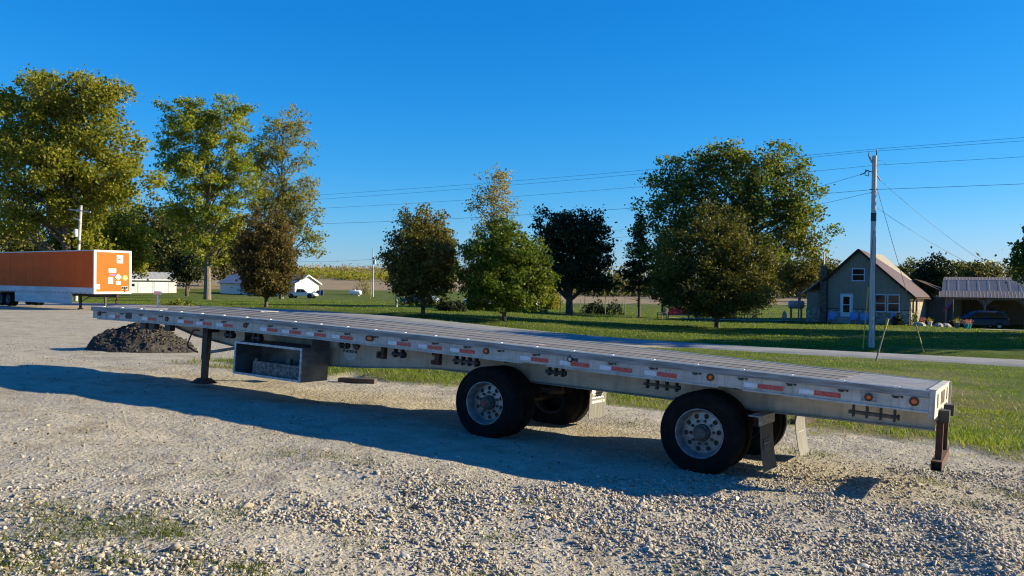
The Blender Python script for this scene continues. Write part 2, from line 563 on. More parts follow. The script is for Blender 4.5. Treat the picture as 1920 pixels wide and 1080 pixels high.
# ------------------------------------------------------------------ road
M['asphalt'] = mat('sun_bleached_asphalt', (.19, .19, .185), (.27, .265, .255), rough=.9, nscale=.7, bscale=60, bstr=.3, detail=6)
def road_strip(name, q0, q1, s0, s1, m, lift=.05, n=90, k=6):
    vs, fs = [], []
    for i in range(n + 1):
        s = s0 + (s1 - s0) * i / n
        for j in range(k + 1):
            q = q0 + (q1 - q0) * j / k
            if j == 0 or j == k:
                q += (float(vnoise(s, j * 9.0, 1.3, 41)) - .5) * .25
            d = q + 42.33
            x, y = .532 * d - .847 * s, .847 * d + .532 * s
            crown = .06 * (1 - (2 * j / k - 1) ** 2)
            vs.append((x, y, gz(x, y) + lift + crown - (.12 if j in (0, k) else 0)))
    for i in range(n):
        for j in range(k):
            a = i * (k + 1) + j
            fs.append((a, a + 1, a + k + 2, a + k + 1))
    o = MB().add(vs, fs).build(name, m, None, True)
    o['kind'] = 'structure'
    return o
road_strip('road', -1.3, 3.3, -90, 330, M['asphalt'], lift=.05, n=210, k=8)
M['drive'] = mat('pale_driveway_gravel', (.28, .255, .22), (.42, .39, .34), rough=.95, nscale=3, bscale=40, bstr=.4)
def patch(name, pts, m, lift=.03):
    """small sheet laid on the ground from an outline"""
    cx = sum(p[0] for p in pts) / len(pts)
    cy = sum(p[1] for p in pts) / len(pts)
    vs, n, rings = [(cx, cy, float(ground_z(cx, cy)) + lift)], len(pts), 6
    for r in range(1, rings + 1):
        for x, y in pts:
            px, py = cx + (x - cx) * r / rings, cy + (y - cy) * r / rings
            vs.append((px, py, float(ground_z(px, py)) + lift))
    fs = [(0, 1 + i, 1 + (i + 1) % n) for i in range(n)]
    for r in range(rings - 1):
        for i in range(n):
            a, b2 = 1 + r * n + i, 1 + r * n + (i + 1) % n
            fs.append((a, a + n, b2 + n, b2))
    o = MB().add(vs, fs).build(name, m)
    o['kind'] = 'structure'
    return o
def oval(cx, cy, rx, ry, a=0, n=28, seed=1):
    rr = random.Random(seed)
    return [(cx + cos(a) * rx * cos(t) * k - sin(a) * ry * sin(t) * k, cy + sin(a) * rx * cos(t) * k + cos(a) * ry * sin(t) * k)
            for t, k in [(2 * pi * i / n, rr.uniform(.93, 1.05)) for i in range(n)]]
patch('driveway', oval(52, 69.5, 12.5, 1.6, -.06, 30, 2), M['drive'], .09)
patch('patio', oval(25.5, 82.0, 6.0, .9, -.05, 30, 3), M['drive'], .09)
patch('fire_pit_gravel', oval(18.0, 84.6, 3.2, .8, 0, 30, 4), M['drive'], .09)

# ------------------------------------------------------------------ loose stones (crushed limestone)
ico_v = []
gr = (1 + sqrt(5)) / 2
for a in (-1, 1):
    for b in (-gr, gr):
        ico_v += [(0, a, b), (a, b, 0), (b, 0, a)]
ico_v = np.array(ico_v) / sqrt(1 + gr * gr)
bm_ = bmesh.new()
for p in ico_v:
    bm_.verts.new(p)
bm_.verts.ensure_lookup_table()
ch = bmesh.ops.convex_hull(bm_, input=bm_.verts)
bm_.verts.index_update()
bmesh.ops.recalc_face_normals(bm_, faces=bm_.faces)
ico_f = np.array([[v.index for v in f.verts] for f in bm_.faces])
ico_v = np.array([v.co[:] for v in bm_.verts])
bm_.free()
RNG = np.random.default_rng(5)

def subdiv(v, f):
    v = [np.array(p) for p in v]
    mid, out = {}, []
    def m(i, j):
        k = (min(i, j), max(i, j))
        if k not in mid:
            p = v[i] + v[j]
            v.append(p / np.linalg.norm(p)); mid[k] = len(v) - 1
        return mid[k]
    for a_, b_, c_ in f:
        ab, bc, ca = m(a_, b_), m(b_, c_), m(c_, a_)
        out += [(a_, ab, ca), (b_, bc, ab), (c_, ca, bc), (ab, bc, ca)]
    return np.array(v), np.array(out)
ico2_v, ico2_f = subdiv(ico_v, ico_f)
oct_v = np.array([(1, 0, 0), (-1, 0, 0), (0, 1, 0), (0, -1, 0), (0, 0, 1), (0, 0, -1)], float)
oct_f = np.array([(0, 2, 4), (2, 1, 4), (1, 3, 4), (3, 0, 4), (2, 0, 5), (1, 2, 5), (3, 1, 5), (0, 3, 5)])

def stones(name, X, Y, S, m, sink=.28, flat=.7, zoff=None, kind=1):
    """angular broken stones: round forms cut by random flat faces"""
    bv, bf = ((oct_v, oct_f), (ico_v, ico_f), (ico2_v, ico2_f))[kind]
    n = len(X)
    q = RNG.normal(size=(n, 4)); q /= np.linalg.norm(q, axis=1)[:, None]
    w, x, y, z = q.T
    Rm = np.stack([1 - 2 * (y * y + z * z), 2 * (x * y - z * w), 2 * (x * z + y * w),
                   2 * (x * y + z * w), 1 - 2 * (x * x + z * z), 2 * (y * z - x * w),
                   2 * (x * z - y * w), 2 * (y * z + x * w), 1 - 2 * (x * x + y * y)], 1).reshape(n, 3, 3)
    sc3 = S[:, None] * RNG.uniform(.6, 1.45, (n, 3))
    k = len(bv)
    P = bv[None] * (1 + RNG.uniform(-.16, .22, (n, k, 1)))
    for _ in range((3, 5, 7)[kind]):
        d = RNG.normal(size=(n, 1, 3)); d /= np.linalg.norm(d, axis=2)[:, :, None]
        t = RNG.uniform(.16, .62, (n, 1))
        sd = np.maximum(0, (P * d).sum(2) - t)
        P = P - sd[:, :, None] * d
    P = np.einsum('nij,nkj->nki', Rm, P * sc3[:, None, :])
    P[:, :, 2] *= flat
    base = ground_z(X, Y) if zoff is None else zoff
    P += np.stack([X, Y, base + S * (flat - sink) * .8], 1)[:, None, :]
    Fi = (bf[None] + (np.arange(n) * k)[:, None, None]).reshape(-1, 3)
    return np_mesh(name, P.reshape(-1, 3), Fi, m)

def stone_density(X, Y):
    """0..1, where loose stone lies thick"""
    a = sstep(9.9, 8.4, Y - .08 * X + (vnoise(X, Y, 1.5, 51) - .5) * 2.6)
    right = sstep(1.2, 3.2, X) * sstep(12.5, 9.5, Y + (vnoise(X, Y, 1.1, 52) - .5) * 2) * .7
    bare = sstep(-.7, -1.7, X + (vnoise(X, Y, 1.0, 55) - .5) * 1.4) * sstep(7.0, 7.7, Y)
    bare = np.maximum(bare, .85 * sstep(.62, .72, vnoise(X, Y, 1.3, 57)))
    d = np.maximum(a * (1 - .93 * bare), right)
    d = d * (.18 + .82 * sstep(.32, .55, vnoise(X, Y, .7, 53))) * (.35 + .65 * sstep(.3, .6, vnoise(X, Y, .28, 54)))
    d = np.maximum(d, .95 * np.exp(-((X - 4.05 - (Y - 7) * .22) / .45) ** 2) * sstep(9.6, 8.2, Y))
    return np.clip(d + .008, 0, 1)

def stone_mat(name, cols):
    m, nt, b = base_mat(name)
    g = nt.nodes.new('ShaderNodeNewGeometry')
    c = ramp(nt, g.outputs['Random Per Island'], [(i / (len(cols) - 1), k) for i, k in enumerate(cols)])
    n = noise(nt, coords(nt, 'Object'), 60, 3)
    c = mixc(nt, .5, c, ramp(nt, n, [(.3, (.7, .68, .64)), (.7, (1, 1, 1))]), 'MULTIPLY')
    nt.links.new(c, b.inputs['Base Color'])
    b.inputs['Roughness'].default_value = .9
    b.inputs['Specular IOR Level'].default_value = .2
    return m
M['stone'] = stone_mat('limestone', [(.17, .145, .115), (.40, .34, .255), (.33, .305, .265), (.49, .435, .345), (.28, .22, .15), (.54, .515, .465), (.42, .345, .255), (.24, .23, .215), (.45, .425, .385), (.36, .30, .23)])
M['stone_grey'] = stone_mat('grey_limestone', [(.23, .205, .165), (.38, .34, .275), (.48, .435, .36), (.32, .275, .215), (.53, .49, .41)])

def scatter(n, ymax, smin, smax, power, dens=stone_density):
    Y = RNG.uniform(4.6, ymax, n)
    X = RNG.uniform(-1, 1, n) * (.66 * Y + .8)
    keep = RNG.uniform(0, 1, n) < dens(X, Y) * (.66 * Y + .8) / (.66 * ymax + .8)
    X, Y = X[keep], Y[keep]
    S = smin + (smax - smin) * RNG.uniform(0, 1, len(X)) ** power
    return X, Y, S
def fine_density(X, Y):
    return np.clip(.25 + .75 * stone_density(X, Y) + .3 * (vnoise(X, Y, .5, 58) - .5), .05, 1)
me = stones('gravel', *scatter(165000, 14, .005, .014, 1.3, fine_density), M['stone_grey'], kind=0)
n_fine = len(me.polygons)
o = link('fine_gravel', me); o['kind'] = 'stuff'
tag(o, 'fine crushed limestone gravel strewn over the whole lot', 'gravel')
me = stones('stones', *scatter(150000, 12, .010, .030, 2.0), M['stone'], sink=.35)
o = link('loose_stones', me); o['kind'] = 'stuff'
tag(o, 'loose tan limestone chips lying thick in the foreground', 'gravel')
me = stones('big_stones', *scatter(6000, 10.5, .024, .048, 2.6, lambda X, Y: stone_density(X, Y) ** 1.6), M['stone'], sink=.3, kind=2)
o = link('stone_chunks', me); o['kind'] = 'stuff'
tag(o, 'larger tan limestone chunks among the foreground gravel', 'gravel')

# ------------------------------------------------------------------ grass
def blades(name, X, Y, H, W, lean, m, Z=None, two=True):
    n = len(X)
    th = RNG.uniform(0, 2 * pi, n)
    ld = RNG.uniform(0, 2 * pi, n)
    Z = ground_z(X, Y) - .01 if Z is None else Z
    sx, sy = np.cos(th) * W / 2, np.sin(th) * W / 2
    lx, ly = np.cos(ld) * H * lean, np.sin(ld) * H * lean
    p0 = np.stack([X - sx, Y - sy, Z], 1)
    p1 = np.stack([X + sx, Y + sy, Z], 1)
    if not two:
        p2 = np.stack([X + lx, Y + ly, Z + H], 1)
        P = np.stack([p0, p1, p2], 1).reshape(-1, 3)
        return np_mesh(name, P, np.arange(3 * n).reshape(n, 3), m)
    k = .55
    p2 = np.stack([X + sx * .8 + lx * .35, Y + sy * .8 + ly * .35, Z + H * k], 1)
    p3 = np.stack([X - sx * .8 + lx * .35, Y - sy * .8 + ly * .35, Z + H * k], 1)
    p4 = np.stack([X + lx, Y + ly, Z + H * .95], 1)
    P = np.stack([p0, p1, p2, p3, p4], 1).reshape(-1, 3)
    b = (np.arange(n) * 5)[:, None]
    Fi = np.concatenate([b + [[0, 1, 2]], b + [[0, 2, 3]], b + [[3, 2, 4]]], 1).reshape(-1, 3)
    return np_mesh(name, P, Fi, m)

M['grass'] = leaf_mat('lawn_grass', [(.055, .095, .010), (.10, .16, .014), (.165, .215, .025), (.26, .265, .06)], .45, .9)
M['grass_dry'] = leaf_mat('dry_grass', [(.12, .12, .03), (.22, .18, .07), (.34, .27, .12)], .3, 1.2)
M['weed'] = leaf_mat('lot_weeds', [(.045, .075, .012), (.10, .125, .02), (.19, .18, .045)], .3, 1.2)

def strip_points(n, n0, n1, s0, s1, thick=None):
    nn = RNG.uniform(n0, n1, n)
    s = RNG.uniform(s0, s1, n)
    X, Y = .609 * nn - .793 * s, .793 * nn + .609 * s
    gm = grass_mask(X, Y)
    q = .532 * X + .847 * Y - 42.33
    keep = (RNG.uniform(0, 1, n) < gm) & ((q < -1.25) | (q > 3.5)) & (np.abs(X) < .70 * Y + 1.5)
    if thick is not None:
        keep &= RNG.uniform(0, 1, n) < thick(X, Y)
    return X[keep], Y[keep]

def tuft(X, Y):
    return .25 + .75 * sstep(.35, .65, vnoise(X, Y, .5, 61)) * (.5 + .5 * vnoise(X, Y, 2.2, 62))
X, Y = strip_points(150000, 10, 22, -6, 23, tuft)
hmod = .5 + 1.0 * vnoise(X, Y, 1.4, 63)
o = link('verge_grass', blades('verge_grass', X, Y, RNG.uniform(.03, .11, len(X)) * hmod, RNG.uniform(.008, .018, len(X)), .55, M['grass'])); o['kind'] = 'stuff'
tag(o, 'green grass verge along the edge of the gravel lot', 'grass')
X, Y = strip_points(90000, 20, 50, -22, 24, tuft)
o = link('roadside_grass', blades('roadside_grass', X, Y, RNG.uniform(.03, .10, len(X)), RNG.uniform(.015, .03, len(X)), .6, M['grass'], two=False)); o['kind'] = 'stuff'
tag(o, 'mown green grass on both sides of the road', 'grass')
X, Y = strip_points(90000, 10, 30, -8, 23, lambda x, y: np.clip(1.1 * np.exp(-((nn_s(x, y)[0] - grass_edge(nn_s(x, y)[1])) / .9) ** 2) * vnoise(x, y, .6, 64)
                     + .25 * sstep(.55, .75, vnoise(x, y, 1.6, 66)) + .55 * np.exp(-((nn_s(x, y)[0] - 22.5) / 1.6) ** 2) * sstep(16, 8, nn_s(x, y)[1]), 0, 1))
o = link('dry_grass', blades('dry_grass', X, Y, RNG.uniform(.04, .13, len(X)), RNG.uniform(.008, .016, len(X)), .9, M['grass_dry'])); o['kind'] = 'stuff'
tag(o, 'tan dry grass where the verge meets the gravel', 'grass')
# far lawn beyond the road: coarse tufts so that its edge and surface are not flat
n = 90000
Y = 48 + (130 - 48) * RNG.uniform(0, 1, n) ** 1.5
X = RNG.uniform(-.66, .66, n) * Y
q = .532 * X + .847 * Y - 42.33
k = q > 3.6
X, Y = X[k], Y[k]
o = link('lawn_grass', blades('lawn_grass', X, Y, RNG.uniform(.05, .13, len(X)), RNG.uniform(.04, .09, len(X)), .7, M['grass'], two=False)); o['kind'] = 'stuff'
tag(o, 'mown lawn of the farmsteads across the road', 'grass')

# weeds in the gravel: tufts round chosen spots and a thin sprinkle
wx, wy, wh = [], [], []
spots = [(-3.6, 5.9, .5, 500), (-3.5, 6.6, .5, 450), (-3.9, 6.9, .4, 260), (-2.3, 6.9, .3, 160), (-3.0, 5.4, .5, 420), (-1.4, 5.4, .35, 200), (-3.7, 5.4, .4, 300), (-2.9, 6.5, .45, 700), (-2.55, 6.3, .3, 500), (-3.2, 6.2, .4, 400), (-2.1, 5.6, .3, 250), (-1.75, 5.6, .22, 260), (-2.6, 5.6, .3, 300), (-3.3, 5.55, .3, 300),
         (-2.6, 9.6, .5, 220), (-2.0, 9.5, .4, 160), (-1.6, 9.3, .3, 120), (-.6, 8.3, .3, 100), (-2.9, 8.3, .3, 60), (.25, 8.05, .3, 120),
         (4.3, 12.2, .6, 500), (3.6, 12.9, .5, 500), (2.7, 12.6, .6, 400), (5.4, 10.6, .4, 260), (6.1, 10.1, .4, 260), (5.1, 9.2, .35, 140), (1.9, 13.6, .5, 300), (.9, 14.3, .4, 260),
         (-.2, 5.9, .3, 160), (.9, 5.7, .4, 160), (1.3, 6.2, .3, 130), (-1.1, 6.4, .3, 90), (-.1, 6.9, .3, 110), (2.2, 6.0, .4, 90), (3.0, 7.0, .4, 80)]
for x, y, r, k in spots:
    a = RNG.normal(size=(k, 2)) * r * .45
    wx += list(x + a[:, 0]); wy += list(y + a[:, 1]); wh += list(RNG.uniform(.015, .06, k))
n = 9000
Y = RNG.uniform(5, 16, n); X = RNG.uniform(-.64, .64, n) * Y
k = (vnoise(X, Y, .35, 71) > .72) & (vnoise(X, Y, 1.6, 72) > .5)
wx += list(X[k]); wy += list(Y[k]); wh += list(RNG.uniform(.01, .035, k.sum()))
wx, wy, wh = np.array(wx), np.array(wy), np.array(wh)
o = link('lot_weeds', blades('lot_weeds', wx, wy, wh, RNG.uniform(.005, .012, len(wx)), .9, M['weed'])); o['kind'] = 'stuff'
tag(o, 'small weed tufts growing through the gravel', 'weeds')
# ------------------------------------------------------------------ flatbed trailer
M['beam'] = grimy('bounce_lit_beam_aluminium', (.50, .46, .39), (.66, .62, .54), (.26, .21, .15), .7, .6, .6)  # grime streaks over a base paled to stand for ground bounce light
FB = thing('flatbed_trailer', 'long weathered aluminium flatbed trailer parked across the gravel lot', 'trailer')
_u = Vector((-0.86132877, 0.5067107, 0.03683779)).normalized()
_n = Vector((0.50533172, 0.86195646, -0.04087681)).normalized()
_w = Vector((0.05246529, 0.01659307, 0.99848488)).normalized()
FB.matrix_world = Matrix(((-_u.x, _n.x, _w.x, 4.4723), (-_u.y, _n.y, _w.y, 8.8178), (-_u.z, _n.z, _w.z, 0.8880), (0, 0, 0, 1)))
LEN, WID = 14.63, 2.59

def fx(p):
    """(distance from the tail, across from the near side, height over the deck) with the deck's arch and twist"""
    a, b, h = p
    t = min(1, max(0, a / LEN))
    arch = 4 * .072 * t * (1 - t) + .0357 * t * (1 - t) * (2 * t - 1) * 4
    return (-a, b, h + arch + b * (-.02 + .042 * t))
def FM():
    return MB(fx)

# deck boards, each a plank the length of the bed, in two lengths with staggered joints
rb = random.Random(3)
nb, b0, b1 = 13, .065, WID - .065
bw = (b1 - b0) / nb
for i in range(nb):
    cut = 4.2 + (i * 2.37) % 6.2
    spans = [(1.02, cut), (cut + .006, 14.5)]
    for a0, a1 in spans:
        dz = rb.uniform(-.004, .004)
        FM().lbox(a0, a1, b0 + i * bw + .003, b0 + (i + 1) * bw - .003, -.045, -.006 + dz, 24).build('deck_board', M['board'], FB)
for i in range(6):
    w6 = (b1 - b0) / 6
    FM().lbox(.08, 1.01, b0 + i * w6 + .004, b0 + (i + 1) * w6 - .004, -.045, -.004, 4).build('tail_plate', M['plate'], FB)
# metal strips let into the floor
for bb in (.46, 1.05, 1.55, 2.14):
    FM().lbox(1.03, 14.45, bb - .02, bb + .02, -.03, -.001, 30).build('nailer_strip', M['plate'], FB)
FM().lbox(13.2, 14.4, .12, .62, -.02, .006, 4).build('deck_plate', M['plate'], FB)
FM().lbox(12.2, 13.3, 2.02, 2.5, -.02, .008, 4).build('deck_plate', M['plate'], FB)
# unseen sheet added so that no light falls through the joints
FM().lbox(.05, 14.5, .06, WID - .06, -.075, -.05, 30).build('light_block_sheet', M['alu_dark'], FB)

# side rails
for side in (0, 1):
    def Y(b):
        return b if side == 0 else WID - b
    def sb(a0, a1, c0, c1, h0, h1, n=30):
        y0, y1 = sorted((Y(c0), Y(c1)))
        return FM().lbox(a0, a1, y0, y1, h0, h1, n)
    sb(.06, LEN, -.012, .06, -.085, 0).build('rub_rail', M['alu_dark'], FB)
    sb(.06, LEN - .05, .004, .045, -.225, -.085).build('side_rail', M['alu'], FB)
    for a0, a1 in ((.06, 2.02), (2.32, 4.62), (5.0, 14.42)):
        sb(a0, a1, -.014, .05, -.243, -.225, 14).build('lower_lip', M['alu_bright' if side else 'alu'], FB)
    sb(.06, LEN, -.013, -.004, -.008, .004).build('worn_edge', M['alu_bright'], FB)
# clips on the deck edge and the dark rope hooks under them
for k in range(26):
    a = 14.25 - .555 * k
    if a < .15:
        break
    FM().box(a - .025, a + .025, -.02, .02, -.012, .012).build('edge_clip', M['alu_bright'], FB)
    h = FM()
    h.box(a - .065, a + .05, -.006, .006, -.105, -.096)
    h.box(a - .065, a - .05, -.012, .006, -.115, -.092)
    h.box(a - .02, a + .035, -.008, .006, -.122, -.105)
    h.build('rope_hook', M['black_steel'], FB)
# reflective tape, white and red pairs
red = [(13.89, 13.76), (12.93, 12.70), (11.93, 11.70), (11.44, 11.21), (10.92, 10.69), (9.87, 9.63), (9.36, 9.11), (8.82, 8.57), (8.28, 8.02),
       (7.16, 6.91), (6.60, 6.35), (6.04, 5.78), (4.88, 4.61), (4.28, 4.01), (3.70, 3.42), (3.09, 2.83), (1.85, 1.56), (1.22, .94)]
for a1, a0 in red:
    FM().box(a0, a1, .0, .0035, -.193, -.140).build('red_tape', M['tape_red'], FB)
    FM().box(a1 + .004, a1 + .165, .0, .0035, -.193, -.140).build('white_tape', M['tape_white'], FB)

# marker lamps
def lamp(a, h, r, lens, oval_=1.0, ring=.012, plate=False):
    seg = 20
    rg = MB(fx)
    def circ(rr, y):
        return [(a + rr * oval_ * cos(2 * pi * k / seg) if oval_ == 1.0 else a + (rr * cos(2 * pi * k / seg) + (oval_ - 1) * rr * (1 if cos(2 * pi * k / seg) > 0 else -1)), y, h + rr * sin(2 * pi * k / seg)) for k in range(seg)]
    c1, c2, c3 = circ(r + ring, .002), circ(r + ring, -.022), circ(r, -.022)
    vs = c1 + c2 + c3
    fs = []
    for k in range(seg):
        k2 = (k + 1) % seg
        fs += [(k, k2, seg + k2, seg + k), (seg + k, seg + k2, 2 * seg + k2, 2 * seg + k)]
    o = rg.add(vs, fs).build('marker_lamp', M['black_steel'], FB)
    c4, c5 = circ(r, -.012), circ(r * .6, -.022)
    vs = c4 + c5
    fs = [(k, (k + 1) % seg, seg + (k + 1) % seg, seg + k) for k in range(seg)] + [tuple(range(seg, 2 * seg))]
    MB(fx).add(vs, fs).build('lens', lens, o)
    if plate:
        FM().box(a - .085, a + .075, .0, .0038, h - .045, h + .045).build('lamp_plate', M['alu_dark'], FB)
lamp(14.37, -.132, .028, M['red_lens'])
lamp(12.39, -.142, .030, M['red_lens'])
lamp(10.37, -.131, .030, M['red_lens'])
lamp(7.68, -.136, .030, M['amber'], 1.75)
lamp(5.59, -.132, .031, M['amber'])
lamp(4.29, -.110, .026, M['clear_lens'])
lamp(2.41, -.132, .032, M['amber'])
lamp(.65, -.145, .030, M['amber'], plate=True)
lamp(.20, -.134, .036, M['amber'])
FM().box(13.40, 13.58, -.004, .003, -.19, -.085).build('dark_recess', M['black_steel'], FB)
FM().box(4.18, 4.24, -.002, .0035, -.135, -.10).build('bolt_plate', M['hub'], FB)
FM().box(4.28, 4.31, -.012, .0035, -.07, -.05).build('bolt', M['black_steel'], FB)

# main beams: deep in the middle, drawn up to a thin neck at the nose
prof = [(.03, -.472), (1.14, -.50), (2.16, -.52), (3.67, -.531), (5.24, -.55), (6.3, -.536), (6.84, -.54), (7.4, -.58), (7.99, -.636), (8.6, -.69), (9.19, -.72), (10.2, -.68),
        (11.5, -.574), (12.17, -.50), (12.48, -.465), (13.12, -.32), (14.5, -.19)]
def strip(mb, b0_, b1_, st):
    vs, fs = [], []
    for a, h0, h1 in st:
        vs += [(a, b0_, h0), (a, b1_, h0), (a, b1_, h1), (a, b0_, h1)]
    for i in range(len(st) - 1):
        for j in range(4):
            j2 = (j + 1) % 4
            fs.append((4 * i + j, 4 * i + 4 + j, 4 * i + 4 + j2, 4 * i + j2))
    n = 4 * (len(st) - 1)
    fs += [(0, 1, 2, 3), (n + 3, n + 2, n + 1, n)]
    return mb.add(vs, fs)
for bb in (.78, 1.81):
    st = [(a, h, -.10) for a, h in prof]
    o = strip(FM(), bb - .006, bb + .006, st).build('main_beam', M['beam'], FB)
    strip(FM(), bb - .075, bb + .075, [(a, h - .018, h) for a, h in prof]).build('beam_flange', M['alu_dark'], o)
    strip(FM(), bb - .075, bb + .075, [(a, -.10, -.085) for a, h in prof]).build('beam_flange', M['alu_dark'], o)
for k in range(24):
    a = .45 + k * .6
    FM().box(a - .03, a + .03, .05, WID - .05, -.17, -.076).build('cross_member', M['alu_dark'], FB)

# tail: sill with lamp recesses, light plate at the far end
FM().box(0, .0595, .0, WID, -.30, .004).build('rear_sill', M['alu'], FB)
FM().box(-.01, .075, -.004, WID, .0041, .012).build('sill_cap', M['alu'], FB)
for bb in (.3, .95, 1.2, 1.45, 2.05):
    FM().box(-.006, -.0005, bb, bb + .16, -.20, -.05).build('tail_recess', M['hub'], FB)
FM().box(-.03, .06, WID + .0005, WID + .02, -.3, .006).build('corner_plate', M['alu'], FB)
for bb in (.62, 1.66):
    FM().box(-.11, -.0001, bb, bb + .24, -.37, -.24).build('dock_bumper', M['black_steel'], FB)
    FM().box(-.055, .015, bb + .08, bb + .16, -.80, -.37).build('guard_post', M['rust_steel'], FB)
    MB(fx).tube([(.0, bb + .4, -.24), (-.03, bb + .4, -.26), (-.01, bb + .4, -.29), (.03, bb + .4, -.27)], .014, 6).build('air_fitting', M['alu'], FB)
# square guard tube, open at the near end
gt = FM()
y0, y1, xa, xb, za, zb, tk = .52, 2.07, -.07, .04, -.905, -.80, .009
for r in ((xa, xb, za, za + tk), (xa, xb, zb - tk, zb), (xa, xa + tk, za + tk, zb - tk), (xb - tk, xb, za + tk, zb - tk)):
    gt.box(r[0], r[1], y0, y1, r[2], r[3])
gt.build('guard_tube', M['rust_steel'], FB)
FM().box(xa + tk, xb - tk, y0 + .12, y0 + .13, za + tk, zb - tk).build('tube_plug', M['black_steel'], FB)

# wheels: near and far duals on two axles set far apart
def disc_holes(mb, r0, r1, n, rc, rh, y, dome=0.0):
    m = 24
    def yy(r):
        return y - dome * (1 - (r - r0) / (r1 - r0))
    for s in range(n):
        t0, t1 = 2 * pi * s / n, 2 * pi * (s + 1) / n
        tm = (t0 + t1) / 2
        out = []
        for i in range(6):
            out.append((r1, t0 + (t1 - t0) * i / 6))
        for i in range(6):
            out.append((r1 + (r0 - r1) * i / 6, t1))
        for i in range(6):
            out.append((r0, t1 + (t0 - t1) * i / 6))
        for i in range(6):
            out.append((r0 + (r1 - r0) * i / 6, t0))
        P = [(r * cos(t), r * sin(t)) for r, t in out]
        cx, cy = rc * cos(tm), rc * sin(tm)
        Q = []
        for px, py in P:
            d = sqrt((px - cx) ** 2 + (py - cy) ** 2)
            Q.append((cx + (px - cx) / d * rh, cy + (py - cy) / d * rh))
        vs = [(px, yy(sqrt(px * px + py * py)), py) for px, py in P] + [(px, yy(sqrt(px * px + py * py)), py) for px, py in Q] + [(px, y + .03, py) for px, py in Q]
        fs = []
        for i in range(m):
            j = (i + 1) % m
            fs += [(i, j, m + j, m + i), (m + i, m + j, 2 * m + j, 2 * m + i)]
        mb.add(vs, fs)
tyre_prof = [(.283, .03), (.300, .012), (.318, .003), (.322, -.002), (.328, .0), (.36, -.003), (.385, -.006), (.389, -.010), (.393, -.006), (.44, -.001), (.455, .002), (.459, -.002), (.464, .006), (.485, .018), (.502, .04)]
for g0 in (.075, .115, .155, .195):
    tyre_prof += [(.509, g0 - .018), (.509, g0 - .007), (.499, g0 - .005), (.499, g0 + .005), (.509, g0 + .007)]
tyre_prof += [(.502, .232), (.485, .254), (.45, .27), (.40, .278), (.335, .27), (.300, .26), (.283, .24)]
tyre_me = MB().lathe(tyre_prof, 72).mesh('tyre', M['rubber'], 30, fix=False)
rim_mb = MB().lathe([(.286, .03), (.300, .012), (.300, .004), (.292, .002), (.283, .014), (.278, .035), (.270, .05), (.262, .10), (.255, .135), (.25, .15)], 64)
disc_holes(rim_mb, .085, .25, 10, .205, .031, .15, .02)
rim_me = rim_mb.mesh('wheel', M['rim'], 30)
hub_prof = [(.105, .15), (.105, .10), (.098, .075), (.085, .07), (.078, .02), (.06, .0), (.0, -.004)]
hub_me = MB().lathe(hub_prof, 32).mesh('hub', M['hub'], 30)
cap_me = MB().lathe([(.042, .0), (.04, -.014), (.0, -.016)], 20).mesh('hub_cap', M['hub_red'], 30)
nut = MB()
nut.lathe([(.0, -.045), (.012, -.045), (.017, -.03), (.019, 0), (.0, 0)], 8)
nut_me = nut.mesh('lug_nut', M['hub'], False)
inner_rim_me = MB().lathe([(.286, .03), (.298, .008), (.285, .01), (.26, .05), (.255, .2), (.285, .25)], 40).mesh('wheel', M['hub'], 30, fix=False)
back_me = MB().lathe([(.255, .16), (.1, .18), (.0, .18)], 40).mesh('brake_drum', M['black_steel'], 30, fix=False)
for ax, (a, dh) in enumerate(((2.523, 0), (5.593, 0))):
    for side in (0, 1):
        for dual in (0, 1):
            b_ = .03 + .325 * dual
            y = b_ if side == 0 else WID - b_
            o = link('wheel', rim_me if dual == 0 else inner_rim_me, FB, (-a, y, -.80 - (.035 if side else 0)))
            if side:
                o.rotation_euler[2] = pi
            o.rotation_euler[1] = .35 * ax + .2
            link('tyre', tyre_me, o)
            if dual == 0:
                link('hub', hub_me, o)
                link('brake_drum', back_me, o)
                if side == 0:
                    if ax == 1:
                        link('hub_cap', cap_me, o)
                    for k in range(10):
                        t = 2 * pi * (k + .5) / 10
                        link('lug_nut', nut_me, o, (.143 * cos(t), .138, .143 * sin(t)))
    MB().tube([(-a, .3, -.80), (-a, WID - .3, -.83)], .065, 12).build('axle', M['black_steel'], FB, True)
    for bb in (.78, 1.81):
        s = FM()
        s.box(a + .45, a + .57, bb - .05, bb + .05, -.86, -.50)
        s.bar((a + .52, bb, -.78), (a - .3, bb, -.80), .08, .11)
        s.build('suspension_arm', M['black_steel'], FB)
        MB().tube([(-a + .16, bb - .12, -.70), (-a + .40, bb - .12, -.66)], .075, 14).build('brake_chamber', M['black_steel'], FB, True)
        MB().tube([(-a + .3, bb - .12, -.6), (-a + .25, bb - .05, -.5), (-a - .1, bb - .06, -.56), (-a - .5, bb - .05, -.47)], .012, 6).build('air_hose', M['black_steel'], FB, True)
        sp = MB().lathe([(.0, -.76), (.11, -.755), (.125, -.70), (.115, -.66), (.125, -.61), (.11, -.55), (.0, -.54)], 20, (-a + .36, bb, .03), 'z')
        sp.build('air_spring', M['rubber'], FB, True)

